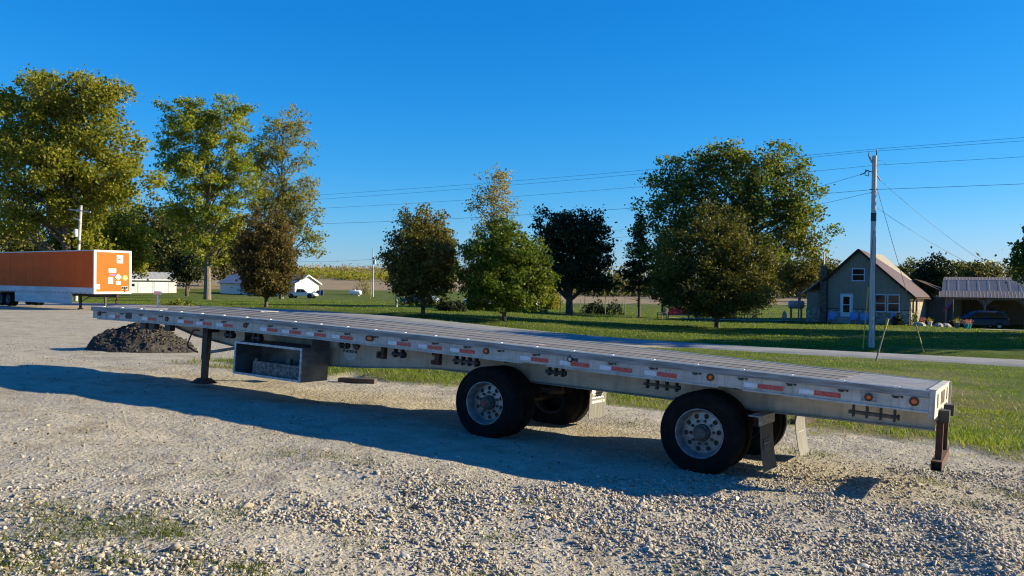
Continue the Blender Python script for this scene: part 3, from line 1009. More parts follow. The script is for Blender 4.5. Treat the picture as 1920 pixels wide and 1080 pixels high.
# mudflaps
def flap(a, b0_, b1_, h0, h1, m, curl=.0):
    st, n = [], 6
    vs, fs = [], []
    for i in range(n + 1):
        t = i / n
        h = h1 + (h0 - h1) * t
        da = -curl * t * t
        for d in (0, .008):
            vs += [(a + da + d, b0_, h), (a + da + d, b1_, h)]
    for i in range(n):
        k = 4 * i
        fs += [(k, k + 1, k + 5, k + 4), (k + 2, k + 6, k + 7, k + 3), (k, k + 4, k + 6, k + 2), (k + 1, k + 3, k + 7, k + 5)]
    fs += [(0, 2, 3, 1), (4 * n, 4 * n + 1, 4 * n + 3, 4 * n + 2)]
    return FM().add(vs, fs).build('mudflap', m, FB)
fl = flap(1.80, .04, .66, -1.17, -.545, M['flap_dark'], .08)
def on_flap(par, a, b_, h, w_, hh, m, name='print'):
    return FM().box(a - .004, a - .0005, b_, b_ + w_, h, h + hh).build(name, m, par)
on_flap(fl, 1.772, .12, -.92, .035, .09, M['flap_grey'])
on_flap(fl, 1.774, .16, -.86, .26, .03, M['flap_grey'])
on_flap(fl, 1.771, .20, -.94, .04, .075, M['flap_grey'])
on_flap(fl, 1.771, .29, -.93, .06, .055, M['flap_grey'])
on_flap(fl, 1.776, .14, -.815, .28, .012, M['flap_grey'])
br = FM()
br.box(1.79, 1.93, -.02, .72, -.53, -.515)
br.box(1.795, 1.81, -.02, .72, -.63, -.53)
br.build('flap_bracket', M['alu_dark'], FB)
fl2 = flap(1.80, WID - .64, WID - .02, -1.20, -.545, M['flap_grey'], .10)
on_flap(fl2, 1.775, WID - .5, -.92, .34, .03, M['print_pink'])
on_flap(fl2, 1.765, WID - .5, -.98, .34, .025, M['print_pink'])
FM().box(1.79, 1.93, WID - .70, WID, -.53, -.515).build('flap_bracket', M['alu_dark'], FB)
fl3 = flap(4.86, WID - .66, WID - .04, -1.15, -.60, M['flap_grey'], .0)
on_flap(fl3, 4.86, WID - .60, -.76, .09, .14, M['print_white'])
on_flap(fl3, 4.86, WID - .50, -.75, .26, .13, M['print_pink'])
for k in range(9):
    on_flap(fl3, 4.86, WID - .60 + k * .052, -.845 + .006 * (k % 2), .042, .022, M['print_white'])
for k in range(7):
    on_flap(fl3, 4.86, WID - .56 + k * .055, -.79, .036, .012, M['print_white'])
FM().box(4.85, 4.98, WID - .72, WID, -.585, -.56).build('flap_bracket', M['black_steel'], FB)
FM().box(4.62, 4.87, WID - .30, WID - .1, -.70, -.60).build('flap_bracket', M['black_steel'], FB)

# lettering
def text_mesh(body, size, m, depth=.0015, bold=0.0):
    cu = bpy.data.curves.new('lettering', 'FONT')
    cu.body = body
    cu.size = size
    cu.extrude = depth
    cu.offset = bold
    cu.align_x = 'CENTER'
    cu.align_y = 'BOTTOM_BASELINE'
    cu.resolution_u = 3
    to = bpy.data.objects.new('lettering', cu)
    C.objects.link(to)
    dg = bpy.context.evaluated_depsgraph_get()
    me = bpy.data.meshes.new_from_object(to.evaluated_get(dg))
    bpy.data.objects.remove(to)
    bpy.data.curves.remove(cu)
    me.materials.clear()
    me.materials.append(m)
    return me
adv = {'I': .30, 'i': .28, ' ': .4, 'L': .58, 'S': .66, 'R': .72, 'P': .66, 'n': .62, 'k': .58, 'e': .62}
def letters(body, size, m, par, base, bold):
    """one mesh for each letter, set side by side and centred"""
    ws = [adv.get(ch, .70) * size for ch in body]
    x = -sum(ws) / 2
    for ch, w_ in zip(body, ws):
        if ch != ' ':
            t_ = link('letter', text_mesh(ch, size, m, .001, bold), par)
            t_.matrix_local = base @ Matrix.Translation((x + w_ / 2, 0, 0))
        x += w_
p_ = fx((4.857, WID - .35, -.915))
letters('INDIANAPOLIS IN', .058, M['print_white'], fl3, Matrix.Translation(p_) @ Matrix(((0, 0, 1, 0), (1, 0, 0, 0), (0, 1, 0, 0), (0, 0, 0, 1))), .002)
# badge on the beam web
bd = MB(fx)
bd.lathe([(.0, 0), (.15, 0), (.15, .004), (.0, .004)], 36, (8.72, .7655, -.47))
badge = bd.build('badge', M['white'], FB)
MB(fx).lathe([(.136, 0), (.142, 0), (.142, .002), (.136, .002)], 36, (8.72, .764, -.47)).build('badge_ring', M['print_grey'], badge)
letters('Reinke', .088, M['print_black'], badge, Matrix.Translation(fx((8.72, .7625, -.47))) @ Matrix.Rotation(radians(90), 4, 'X'), .003)

# strap winches and brackets hung under the near rail
def winch(a, width, n, h=-.315, rr=.026, b_=.10):
    w = FM()
    for k in range(n):
        x = a - width / 2 + width * k / max(1, n - 1)
        w.box(x - .011, x + .011, b_ - .035, b_ + .045, h - .05, -.235)
    o = w.build('strap_winch', M['black_steel'], FB)
    MB(fx).tube([(a - width / 2 - .03, b_, h), (a + width / 2 + .05, b_, h)], rr, 10).build('winch_drum', M['hub'] if n > 3 else M['black_steel'], o, True)
    MB(fx).tube([(a - width / 2 - .05, b_, h), (a - width / 2 - .03, b_, h)], rr * 1.5, 10).build('ratchet_wheel', M['black_steel'], o)
winch(.60, .42, 4, -.335, .022)
winch(3.05, .38, 4, -.315, .018)
winch(4.54, .20, 3)
winch(5.98, .34, 4, -.325)
winch(7.19, .13, 2, -.335, .032)
winch(8.27, .11, 2, -.295, .024)
winch(10.19, .12, 2, -.335, .035)
winch(10.86, .12, 2, -.335, .035)
for a in (13.11, 12.86, 12.42):
    FM().box(a - .075, a + .075, .04, .15, -.36, -.243).build('strap_box', M['black_steel'], FB)
j = FM(); j.box(7.46, 7.52, .08, .16, -.40, -.24); j.box(7.46, 7.60, .08, .16, -.43, -.40); j.box(7.56, 7.60, .08, .16, -.40, -.33); j.build('strap_hanger', M['rust_steel'], FB)
j = FM(); j.box(6.44, 6.52, .08, .16, -.42, -.24); j.box(6.5, 6.58, .08, .16, -.42, -.36); j.build('strap_hanger', M['rust_steel'], FB)
j = FM(); j.prism([(8.08, -.24), (8.02, -.24), (7.97, -.29), (8.02, -.35), (8.09, -.30)], .08, .14); j.build('strap_hanger', M['black_steel'], FB)
for a, h in ((9.6, -.30), (7.0, -.33), (5.7, -.31), (3.32, -.29), (2.3, -.28), (1.75, -.29), (.5, -.28)):
    FM().box(a - .018, a + .018, .70, .772, h - .018, h + .018).build('beam_bolt', M['black_steel'], FB)

# landing legs with crank and brace
for bb, near in ((.52, True), (2.07, False)):
    g = FM()
    g.box(11.86, 11.99, bb - .05, bb + .05, -.86, -.22)
    g.box(11.872, 11.978, bb - .042, bb + .042, -1.22, -.86)
    leg = g.build('landing_leg', M['black_steel'], FB)
    g = FM()
    g.add([(11.74, bb - .16, -1.29), (12.11, bb - .16, -1.29), (12.11, bb + .16, -1.29), (11.74, bb + .16, -1.29),
           (11.83, bb - .08, -1.20), (12.02, bb - .08, -1.20), (12.02, bb + .08, -1.20), (11.83, bb + .08, -1.20)],
          [(0, 1, 2, 3), (4, 5, 6, 7), (0, 1, 5, 4), (1, 2, 6, 5), (2, 3, 7, 6), (3, 0, 4, 7)])
    g.build('landing_foot', M['rust_steel'], leg)
    MB(fx).tube([(11.83, bb, -.72), (10.9, .8 if near else 1.8, -.52)], .028, 8).build('leg_brace', M['alu_dark'], FB, True)
MB(fx).tube([(12.03, .42, -.33), (12.15, .40, -.335), (12.18, .40, -.36), (12.30, .40, -.60), (12.28, .40, -.64), (12.08, .40, -.72), (12.02, .42, -.73)], .014, 8).build('crank_handle', M['rust_steel'], FB, True)
MB(fx).tube([(11.93, .55, -.34), (11.93, 2.05, -.34)], .03, 8).build('cross_shaft', M['black_steel'], FB, True)

# open tool box under the bed
A0, A1, H0, H1, D = 9.05, 10.60, -.96, -.41, .62
bx = FM()
bx.lbox(A0, A1, .012, D, H0, H0 + .006, 4)
bx.lbox(A0, A1, .012, D, H1 - .006, H1, 4)
bx.box(A0, A0 + .006, .012, D, H0 + .006, H1 - .006)
bx.box(A1 - .006, A1, .012, D, H0 + .006, H1 - .006)
bx.box(A0 + .006, A1 - .006, D - .006, D, H0 + .006, H1 - .006)
tb = bx.build('tool_box', M['dark_steel'], FB)
e = .036
for r in ((A0, A1, H0, H0 + e), (A0, A1, H1 - e, H1), (A0, A0 + e, H0 + e, H1 - e), (A1 - e, A1, H0 + e, H1 - e)):
    FM().box(r[0], r[1], -.006, .012, r[2], r[3]).build('box_frame', M['box_edge'], tb)
FM().box(A0 - .004, A0, .20, D, -.62, -.10).build('box_hanger', M['dark_steel'], tb)
FM().box(A1 - .004, A1 + .0, .20, D, H1 + .001, -.10).build('box_hanger', M['dark_steel'], tb)
for k in range(3):
    MB(fx).lathe([(0, -.005), (.012, -.005), (.012, .004)], 8, (A0 - .004, .32 + .11 * k, -.46), 'x').build('rivet', M['black_steel'], tb)
FM().box(9.55, 9.95, .35, .62, -1.0, -.96).build('box_foot', M['black_steel'], tb)
# crate of particle board lying in the tool box: a thing of its own
cr = thing('board_crate', 'open crate of grey particle board lying in the tool box', 'crate')
cr.matrix_world = FB.matrix_world.copy()
for nm, r in (('front_board', (9.20, 10.28, .13, .15, -.95, -.72)), ('back_board', (9.20, 10.28, .47, .49, -.95, -.74)),
              ('end_board', (9.20, 9.22, .151, .469, -.95, -.73)), ('end_board', (10.26, 10.28, .151, .469, -.95, -.73)), ('bottom_board', (9.221, 10.259, .151, .469, -.952, -.935))):
    FM().box(*r).build(nm, M['osb'], cr)
for a in (9.235, 10.24):
    FM().box(a - .02, a + .02, .151, .19, -.93, -.68).build('corner_post', M['wood_old'], cr)
FM().box(9.7, 9.78, .40, .468, -.93, -.66).build('corner_post', M['wood_old'], cr)
# ------------------------------------------------------------------ orange box trailer
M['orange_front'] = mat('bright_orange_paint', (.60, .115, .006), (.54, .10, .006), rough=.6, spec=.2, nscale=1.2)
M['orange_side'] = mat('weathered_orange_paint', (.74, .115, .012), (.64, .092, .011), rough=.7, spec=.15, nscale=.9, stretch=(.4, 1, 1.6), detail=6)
BX = thing('box_trailer', 'orange box trailer with white frame parked at the back of the lot', 'trailer', (-27.9, 56.0, gz(-28, 57)), radians(180 - 36))
# local x runs back along the side, local y away from the camera side, nose at x = 0
BX.rotation_euler = (0, 0, radians(144))
def bxp(p):
    return (p[0], -p[1], p[2])
def BM():
    return MB(bxp)
L_, W_, Z0, Z1 = 16.1, 2.59, 1.12, 4.08
BM().box(.10, L_, .012, W_ - .012, Z0 + .42, Z1 - .07).build('body', M['orange_side'], BX)
BM().box(.06, L_, .0, W_, Z0, Z0 + .419).build('lower_rail', M['white_dirty'], BX)
BM().box(.0, L_, -.01, W_ + .01, Z1 - .069, Z1).build('roof', M['white_dirty'], BX)
BM().box(.02, .099, .14, W_ - .14, Z0 + .15, Z1 - .14).build('nose_panel', M['orange_front'], BX)
for r in ((-.0, .13, -.012, .139, Z0 + .001, Z1 - .07), (-.0, .13, W_ - .139, W_ + .012, Z0 + .001, Z1 - .07)):
    BM().box(*r).build('corner_post', M['white'], BX)
BM().box(-.004, .098, .14, W_ - .14, Z0 + .002, Z0 + .149).build('nose_sill', M['white'], BX)
BM().box(-.004, .098, .14, W_ - .14, Z1 - .139, Z1 - .071).build('nose_header', M['white'], BX)
for k in range(26):
    x = .6 + k * .6
    BM().box(x - .12, x + .06, -.006, .001, Z0 + .03, Z0 + .07).build('tie_slot', M['hub'], BX)
for k in range(12):
    x = 1.3 + k * 1.22
    BM().box(x - .02, x + .02, .004, .0125, Z0 + .43, Z1 - .08).build('side_post', M['orange_side'], BX)
def sticker(y0, y1, z0, z1, m, nm='sticker'):
    return BM().box(.012, .0195, y0, y1, Z0 + z0, Z0 + z1).build(nm, m, BX)
sticker(1.56, 2.0, 2.10, 2.65, M['white'])
s_ = BM(); s_.box(.005, .0115, 1.64, 1.68, Z0 + 2.18, Z0 + 2.5); s_.box(.005, .0115, 1.70, 1.84, Z0 + 2.33, Z0 + 2.42); s_.build('sticker_print', M['print_black'], BX)
sticker(1.0, 1.52, 1.46, 1.72, M['white'])
s_ = BM(); s_.box(.006, .0115, 1.06, 1.46, Z0 + 1.62, Z0 + 1.64); s_.box(.006, .0115, 1.1, 1.38, Z0 + 1.55, Z0 + 1.57); s_.build('sticker_print', M['print_grey'], BX)
M['purple'] = mat('purple_print', (.28, .10, .50), rough=.5)
for k in range(4):
    sticker(1.04 + k * .105, 1.12 + k * .105, 1.24, 1.36, M['purple'], 'purple_mark')
sticker(.98, 1.30, .68, 1.12, M['white'])
sticker(1.52, 1.84, .64, .86, M['print_white'])
sticker(.17, .40, .32, .66, M['white'], 'document_holder')
s_ = BM(); s_.prism([(1.45, Z0 + 1.15), (1.68, Z0 + .92), (1.91, Z0 + 1.15), (1.68, Z0 + 1.38)], .013, .0195, 'x'); s_.build('diamond_sign', M['print_white'], BX)
s_ = BM(); s_.prism([(1.53, Z0 + 1.15), (1.68, Z0 + 1.0), (1.83, Z0 + 1.15), (1.68, Z0 + 1.30)], .006, .0125, 'x'); s_.build('diamond_print', M['print_pink'], BX)
M['orange_pale'] = mat('pale_orange_sticker', (.85, .38, .10), rough=.5)
s_ = MB(bxp); s_.lathe([(0, 0), (.19, 0), (.19, .006), (0, .006)], 20, (.013, 2.16, Z0 + 1.10), 'x'); s_.build('round_sticker', M['orange_pale'], BX)
sticker(1.88, 2.36, .26, .52, M['print_grey'], 'connector_plate')
g_ = MB(bxp)
for yy in (1.98, 2.13, 2.27):
    g_.lathe([(0, -.06), (.045, -.06), (.06, .013)], 10, (.0, yy, Z0 + .42), 'x')
g_.tube([(-.02, 2.12, Z0 + .42), (-.05, 2.13, Z0 + .3), (-.03, 2.13, Z0 + .12)], .025, 6)
g_.build('hose_coupling', M['black_steel'], BX)
BM().box(3.1, 11.6, .05, .09, .38, Z0 - .001).build('side_skirt', M['white_dirty'], BX)
BM().box(.5, 15.6, .7, 1.9, .92, 1.118).build('underframe', M['black_steel'], BX)
for yy in (.42, 2.17):
    lg = BM(); lg.box(2.55, 2.68, yy - .07, yy + .07, .10, 1.118); lg.box(2.46, 2.77, yy - .13, yy + .13, -.02, .10); lg.build('landing_leg', M['black_steel'], BX)
BM().bar((2.6, .42, .5), (1.7, .8, 1.05), .05, .05).build('leg_brace', M['black_steel'], BX)
kp = BM(); kp.box(.55, 1.9, .55, 2.05, .88, .92); kp.build('coupler_plate', M['rust_steel'], BX)
ic = MB(bxp); ic.tube([(.25, 1.7, 1.1), (.28, 1.75, .75), (.42, 1.75, .62), (.38, 1.75, .45)], .07, 8); ic.build('hose_bundle', M['rust_steel'], BX)
for a in (12.7, 13.95):
    for yy, rot in ((.03, pi), (W_ - .03, 0)):
        o = link('wheel', rim_me, BX, (a, -yy, .51))
        o.rotation_euler[2] = rot
        link('tyre', tyre_me, o)
        link('hub', hub_me, o)
        o2 = link('wheel', inner_rim_me, BX, (a, -(yy + (.33 if yy < 1 else -.33)), .51))
        o2.rotation_euler[2] = rot
        link('tyre', tyre_me, o2)
BM().box(12.0, 14.7, .6, 2.0, .55, .915).build('axle_frame', M['black_steel'], BX)

# ------------------------------------------------------------------ dark heap of dirt and asphalt at the lot's edge
M['heap'] = mat('dark_dirt_heap', (.014, .0125, .011), (.045, .04, .034), rough=.95, nscale=2.2, bscale=9, bstr=.9, bdist=.06, detail=8)
hx, hy = -10.15, 23.2
hc, hs_ = cos(radians(8)), sin(radians(8))
nu, nv = 110, 70
Ug, Vg = np.meshgrid(np.linspace(-1.75, 1.45, nu), np.linspace(-1.35, 1.35, nv))
rr_ = np.clip(1 - np.sqrt((Ug / np.where(Ug < 0, 1.5, 1.4)) ** 2 + (Vg / 1.25) ** 2), 0, 1)
Hg = .82 * np.power(rr_, .9) + .28 * np.exp(-((Ug + 1.15) / .35) ** 2 - (Vg / .6) ** 2) * .5
cl = sstep(.0, .12, rr_)
Hg = Hg + cl * ((vnoise(Ug, Vg, .55, 81) - .5) * .22 + (vnoise(Ug, Vg, .2, 82) - .5) * .14 + (vnoise(Ug, Vg, .08, 83) - .5) * .07)
Xh, Yh = hx + Ug * hc - Vg * hs_, hy + Ug * hs_ + Vg * hc
Zh = land(Xh, Yh) + np.where(rr_ > .001, Hg, -.06) - .02
ii = np.arange(nu * nv).reshape(nv, nu)
heap_me = np_mesh('dirt_heap', np.stack([Xh.ravel(), Yh.ravel(), Zh.ravel()], 1),
                  np.stack([ii[:-1, :-1].ravel(), ii[:-1, 1:].ravel(), ii[1:, 1:].ravel(), ii[1:, :-1].ravel()], 1), M['heap'], False)
HP = link('dirt_heap', heap_me)
tag(HP, 'dark heap of dirt and broken asphalt behind the flatbed nose', 'dirt pile')
k = 2600
uu, vv = RNG.normal(size=k) * .75, RNG.normal(size=k) * .6 - .15
iu = np.clip(((uu + 1.75) / 3.2 * (nu - 1)).astype(int), 0, nu - 1)
iv = np.clip(((vv + 1.35) / 2.7 * (nv - 1)).astype(int), 0, nv - 1)
kk = (rr_[iv, iu] > .0)
uu, vv, iu, iv = uu[kk], vv[kk], iu[kk], iv[kk]
M['clod'] = stone_mat('asphalt_clods', [(.02, .017, .014), (.06, .05, .038), (.035, .03, .024), (.12, .10, .08), (.05, .04, .03)])
S_ = .012 + .045 * RNG.uniform(0, 1, len(uu)) ** 2.5
cl_me = stones('clods', hx + uu * hc - vv * hs_, hy + uu * hs_ + vv * hc, S_, M['clod'], zoff=Zh[iv, iu])
o = link('clods', cl_me, HP); o['kind'] = 'stuff'

# ------------------------------------------------------------------ timbers at the edge of the verge
def timber(name, label, cat, x, y, rz, ln, w, h, m, tilt=0):
    b = MB(); b.lbox(-ln / 2, ln / 2, -w / 2, w / 2, 0, h, 6)
    rr = random.Random(int(x * 100))
    b.v = [(p[0] + rr.uniform(-.01, .01), p[1] + rr.uniform(-.006, .006), p[2] + rr.uniform(-.006, .006)) for p in b.v]
    o = b.build(name, m)
    o.location = (x, y, float(ground_z(x, y)) - .015)
    o.rotation_euler = (0, tilt, rz)
    return tag(o, label, cat)
timber('railroad_tie', 'dark wooden railroad tie lying on gravel behind the tool box', 'timber', -3.2, 17.45, radians(-12), .80, .16, .12, M['tie_wood'])
timber('timber_block', 'short grey timber block in the grass behind the rear mudflap', 'timber', 5.25, 15.0, radians(28), .46, .16, .15, M['tie_wood'], radians(-12))

# ------------------------------------------------------------------ mailbox by the road
mx_, my_ = -26.6, 63.0
MBX = thing('mailbox', 'white mailbox on a white post beside the road', 'mailbox', (mx_, my_, gz(mx_, my_)), radians(-10))
MB().box(-.05, .05, -.05, .05, -.1, 1.05).build('post', M['white'], MBX)
b = MB(); b.prism([(-.1, 1.05), (.1, 1.05), (.1, 1.2), (.07, 1.27), (0, 1.3), (-.07, 1.27), (-.1, 1.2)], -.27, .27, 'x'); b.build('box', M['white'], MBX)
MB().box(-.12, .12, -.11, .11, 1.02, 1.049).build('shelf', M['wood_old'], MBX)

# ------------------------------------------------------------------ utility poles and wires
def pole(name, label, x, y, h, r0, r1, lean=(0, 0)):
    t = thing(name, label, 'utility pole', (x, y, gz(x, y)))
    MB().tube([(0, 0, -.3), (lean[0] * .5, lean[1] * .5, h * .5), (lean[0], lean[1], h)], [r0, (r0 + r1) / 2, r1], 14).build('shaft', M['pole_wood'], t, True)
    return t
M['porcelain'] = mat('grey_porcelain', (.30, .31, .33), rough=.25)
PX, PY = 20.38, 47.45
PZ = gz(PX, PY)
UP = pole('utility_pole', 'tall bare wooden utility pole with a black band beside the road', PX, PY, 10.85, .165, .125, (.02, 0))
MB().tube([(.017, 0, 7.15), (.018, 0, 7.62)], [.150, .149], 14).build('black_band', M['black_steel'], UP, True)
MB().bar((.12, 0, 10.3), (.14, 0, 11.15), .03, .04).build('top_pin', M['black_steel'], UP)
MB().tube([(-.14, -.05, 10.45), (-.32, -.05, 10.85), (-.30, -.05, 11.0)], [.045, .06, .05], 8).build('cutout', M['porcelain'], UP, True)
MB().tube([(.13, 0, 11.1), (.13, 0, 11.24)], [.05, .03], 8).build('insulator', M['porcelain'], UP, True)
MB().tube([(-.30, -.05, 10.95), (-.30, -.05, 11.1)], [.05, .03], 8).build('insulator', M['porcelain'], UP, True)
MB().tube([(.14, 0, 10.35), (.24, 0, 10.33)], [.04, .03], 8).build('insulator', M['porcelain'], UP, True)
for z in (9.95, 8.95, 8.75):
    MB().bar((-.22, 0, z), (.2, 0, z), .04, .04).build('bracket', M['black_steel'], UP)
MB().tube([(-.2, 0, 9.95), (-.4, 0, 10.0), (-.55, 0, 9.85), (-.75, .05, 9.78)], .03, 6).build('dead_end', M['black_steel'], UP, True)
sq = MB()
for p, q_ in (((-.3, 0, 9.7), (-.5, 0, 9.75)), ((-.5, 0, 9.75), (-.48, 0, 10.05)), ((-.48, 0, 10.05), (-.28, 0, 10.0)), ((-.28, 0, 10.0), (-.3, 0, 9.7))):
    sq.bar(p, q_, .03, .03)
sq.build('arm_frame', M['black_steel'], UP)
MB().tube([(.15, 0, 9.75), (.28, 0, 9.6), (.38, 0, 9.45)], .03, 6).build('dead_end', M['black_steel'], UP, True)
MB().tube([(.12, -.1, 6.3), (.14, -.12, .3)], .012, 5).build('ground_wire', M['wire'], UP)
MB().tube([(.16, -.06, 10.55), (.45, -.05, 10.62), (.62, -.05, 10.4), (.64, -.05, 10.25)], .008, 5).build('jumper', M['wire'], UP)
for z0 in (1.6, 1.1):
    MB().box(-.03, .03, -.168, -.15, z0, z0 + .16).build('number_tag', M['alu_bright'], UP)
# left pole
QX, QY = -46.1, 88.65
QZ = gz(QX, QY)
UL = pole('utility_pole', 'white sunlit utility pole with crossarms behind the orange trailer', QX, QY, 10.2, .18, .14, (.45, .1))
for z, w_ in ((9.75, 1.15), (8.85, .55)):
    k = z / 10.2
    MB().bar((.45 * k - w_ * (1 if z > 9 else 1.2), -.12, z), (.45 * k + w_ * (1 if z > 9 else .1), -.12, z - .25), .1, .12).build('crossarm', M['pole_wood'], UL)
MB().lathe([(0, 6.85), (.17, 6.87), (.2, 6.95), (.2, 7.6), (.16, 7.68), (0, 7.7)], 14, (.05, -.2, 0), 'z').build('transformer', M['white_dirty'], UL, True)
MB().tube([(.28, 0, 6.1), (.29, 0, 6.5)], [.168, .167], 12).build('black_band', M['black_steel'], UL)
# far pole in the yard
RX, RY = -28.1, 169.5
RZ = gz(RX, RY)
UR = pole('utility_pole', 'slim distant utility pole standing near the white propane tank', RX, RY, 9.9, .16, .12)
MB().lathe([(0, 6.7), (.25, 6.7), (.25, 7.5), (0, 7.55)], 12, (.32, -.1, 0), 'z').build('transformer', M['white_dirty'], UR, True)
MB().bar((-.8, 0, 7.6), (.2, 0, 7.4), .06, .06).build('crossarm', M['wood_old'], UR)
# post behind the round tree
px_, py_ = -10.84, 78.7
PS = pole('wooden_post', 'grey wooden post on the lawn left of the round brown tree trunk', px_, py_, 4.2, .13, .11)
PS['category'] = 'post'
MB().box(-.12, .12, -.12, .12, 4.2, 4.26).build('cap', M['wood_old'], PS)

def wire(label, p0, p1, sag, r=.012, n=28, name='power_line'):
    p0, p1 = Vector(p0), Vector(p1)
    pts = []
    for i in range(n + 1):
        t = i / n
        p = p0.lerp(p1, t)
        p.z -= 4 * sag * t * (1 - t)
        pts.append(p)
    o = MB().tube(pts, r, 5, False).build(name, M['wire'])
    return tag(o, label, 'power line', 'power lines along the road')
dxr, dyr = .79, -.612
def far_right(z, k=62):
    return (PX + dxr * k, PY + dyr * k, PZ + z + .3)
for lab, p0, zr, ql, sag in (
        ('topmost power line above the utility pole', (.13, 0, 11.24), 11.4, (-.7, -.12, 10.0), .5),
        ('second power line from the top of the utility pole', (-.30, -.05, 11.08), 11.0, (.9, -.12, 9.75), .6),
        ('third power line from the top of the utility pole', (.24, 0, 10.33), 10.4, (-.2, -.12, 9.3), .8),
        ('lowest thick power line crossing the utility pole', (-.1, -.15, 8.92), 9.1, (.2, -.12, 8.3), .9)):
    P = (PX + p0[0], PY + p0[1], PZ + p0[2])
    wire(lab + ' on its right side', P, far_right(zr), sag * .5, .011 if 'thick' in lab else .0085)
    wire(lab + ' on its left side', P, (QX + ql[0], QY + ql[1], QZ + ql[2]), sag, .011 if 'thick' in lab else .0085, 40)
wire('service line dropping from the utility pole towards the carport', (PX + .38, PY, PZ + 9.45), (47.5, 79.5, gz(47.5, 79.5) + 4.9), .5, .010)
wire('second service line dropping from the utility pole to the carport', (PX + .2, PY, PZ + 7.9), (48.5, 79.5, gz(48.5, 79.5) + 4.2), .5, .010)
wire('short power line leaving the utility pole bracket behind the big tree', (PX - .75, PY + .05, PZ + 9.78), (9.0, 92.0, gz(9, 92) + 9.0), .6, .010)
wire('lowest thin service line left of the utility pole', (PX - .25, PY, PZ + 8.75), (8.0, 92.0, gz(8, 92) + 8.2), .6, .010)
wire('line from the distant yard pole running left to the far trees', (RX - .8, RY, RZ + 7.6), (-62, 215, gz(-62, 215) + 7), .5, .02)
# guy wires with yellow guards
def guy(label, top, foot, g0, g1, r=.012):
    top, foot = Vector(top), Vector(foot)
    t = thing('guy_wire', label, 'guy wire', foot)
    MB().tube([(0, 0, 0), top - foot], r, 6, False).build('cable', M['wire'], t)
    d = top - foot
    MB().tube([d * g0, d * g1], .035, 8).build('guard', M['yellow'], t, True)
guy('guy wire with yellow guard running to the grass right of the pole', (PX + .1, PY, PZ + 9.3), (22.2, 45.1, float(ground_z(22.2, 45.1))), .005, .22)
guy('near vertical guy wire with yellow guard just left of the pole', (PX - .1, PY - .3, PZ + 6.6), (19.7, 47.0, float(ground_z(19.7, 47.0))), .0, .52)
guy('slanting yellow guy guard beside the distant yard pole', (RX + .1, RY, RZ + 6.0), (-25.6, 152, float(ground_z(-25.6, 152))), .0, .5, .015)
# leaning marker stake
ms = thing('marker_stake', 'leaning brown marker stake with a yellow tip beside the road', 'marker post', (15.83, 36.5, float(ground_z(15.83, 36.5))))
MB().tube([(0, 0, -.2), (.47, .1, 1.38)], [.04, .035], 8).build('stake', M['wood_old'], ms, True)
MB().tube([(.47, .1, 1.38), (.62, .13, 1.84)], [.055, .05], 8).build('tip', M['yellow'], ms, True)

# ------------------------------------------------------------------ cars
def car_wheel(par, x, y, r, w, m_rim):
    o = MB().lathe([(0, -w * .42), (r * .35, -w * .45), (r * .62, -w * .38), (r * .62, w * .4), (0, w * .4)], 24).build('wheel', m_rim, par, 30)
    o.location = (x, y, r)
    MB().lathe([(r * .62, -w * .48), (r * .85, -w * .5), (r, -w * .4), (r, w * .4), (r * .85, w * .5), (r * .62, w * .48)], 28).build('tyre', M['rubber'], o, 30)
    return o
def shell(mb, sects):
    """loft of closed sections: each is (x, [(y, z)...])"""
    n = len(sects[0][1])
    vs = [(x, y, z) for x, ring in sects for y, z in ring]
    fs = []
    for i in range(len(sects) - 1):
        for j in range(n):
            j2 = (j + 1) % n
            fs.append((i * n + j, i * n + j2, (i + 1) * n + j2, (i + 1) * n + j))
    fs += [tuple(range(n)), tuple(range(len(vs) - 1, len(vs) - n - 1, -1))]
    return mb.add(vs, fs)
def ring(w, z0, z1, tuck=.06, r=.08):
    return [(-w + r, z0), (w - r, z0), (w, z0 + r), (w, z0 + (z1 - z0) * .55), (w - tuck, z1 - r * .5), (w - tuck - r, z1), (-w + tuck + r, z1), (-w + tuck, z1 - r * .5), (-w, z0 + (z1 - z0) * .55), (-w, z0 + r)]
M['truck_white'] = mat('white_truck_paint', (.76, .75, .70), (.70, .69, .64), rough=.3, nscale=3)
M['van_blue'] = mat('dark_blue_van_paint', (.006, .010, .024), (.008, .013, .028), rough=.35, nscale=3)
M['chrome'] = mat('dull_chrome', (.5, .5, .5), rough=.3, metal=.8)
tx, ty = -38.0, 152.0
PK = thing('pickup_truck', 'white pickup truck parked in front of the white gable building', 'pickup truck', (tx, ty, gz(tx, ty)), radians(-8))
b = MB(); shell(b, [(-2.75, ring(.90, .48, .95)), (-2.6, ring(.95, .42, 1.05)), (-.7, ring(.96, .40, 1.06)), (1.3, ring(.96, .40, 1.06)), (2.3, ring(.93, .42, 1.02)), (2.65, ring(.88, .45, .86)), (2.75, ring(.84, .50, .76))])
b.build('body', M['truck_white'], PK, 40)
b = MB(); shell(b, [(-.95, ring(.84, 1.04, 1.10, .02, .02)), (-.80, ring(.82, 1.04, 1.72, .14)), (.15, ring(.82, 1.04, 1.78, .14)), (.55, ring(.82, 1.04, 1.74, .14)), (1.30, ring(.84, 1.04, 1.10, .02, .02))])
b.build('cab', M['truck_white'], PK, 40)
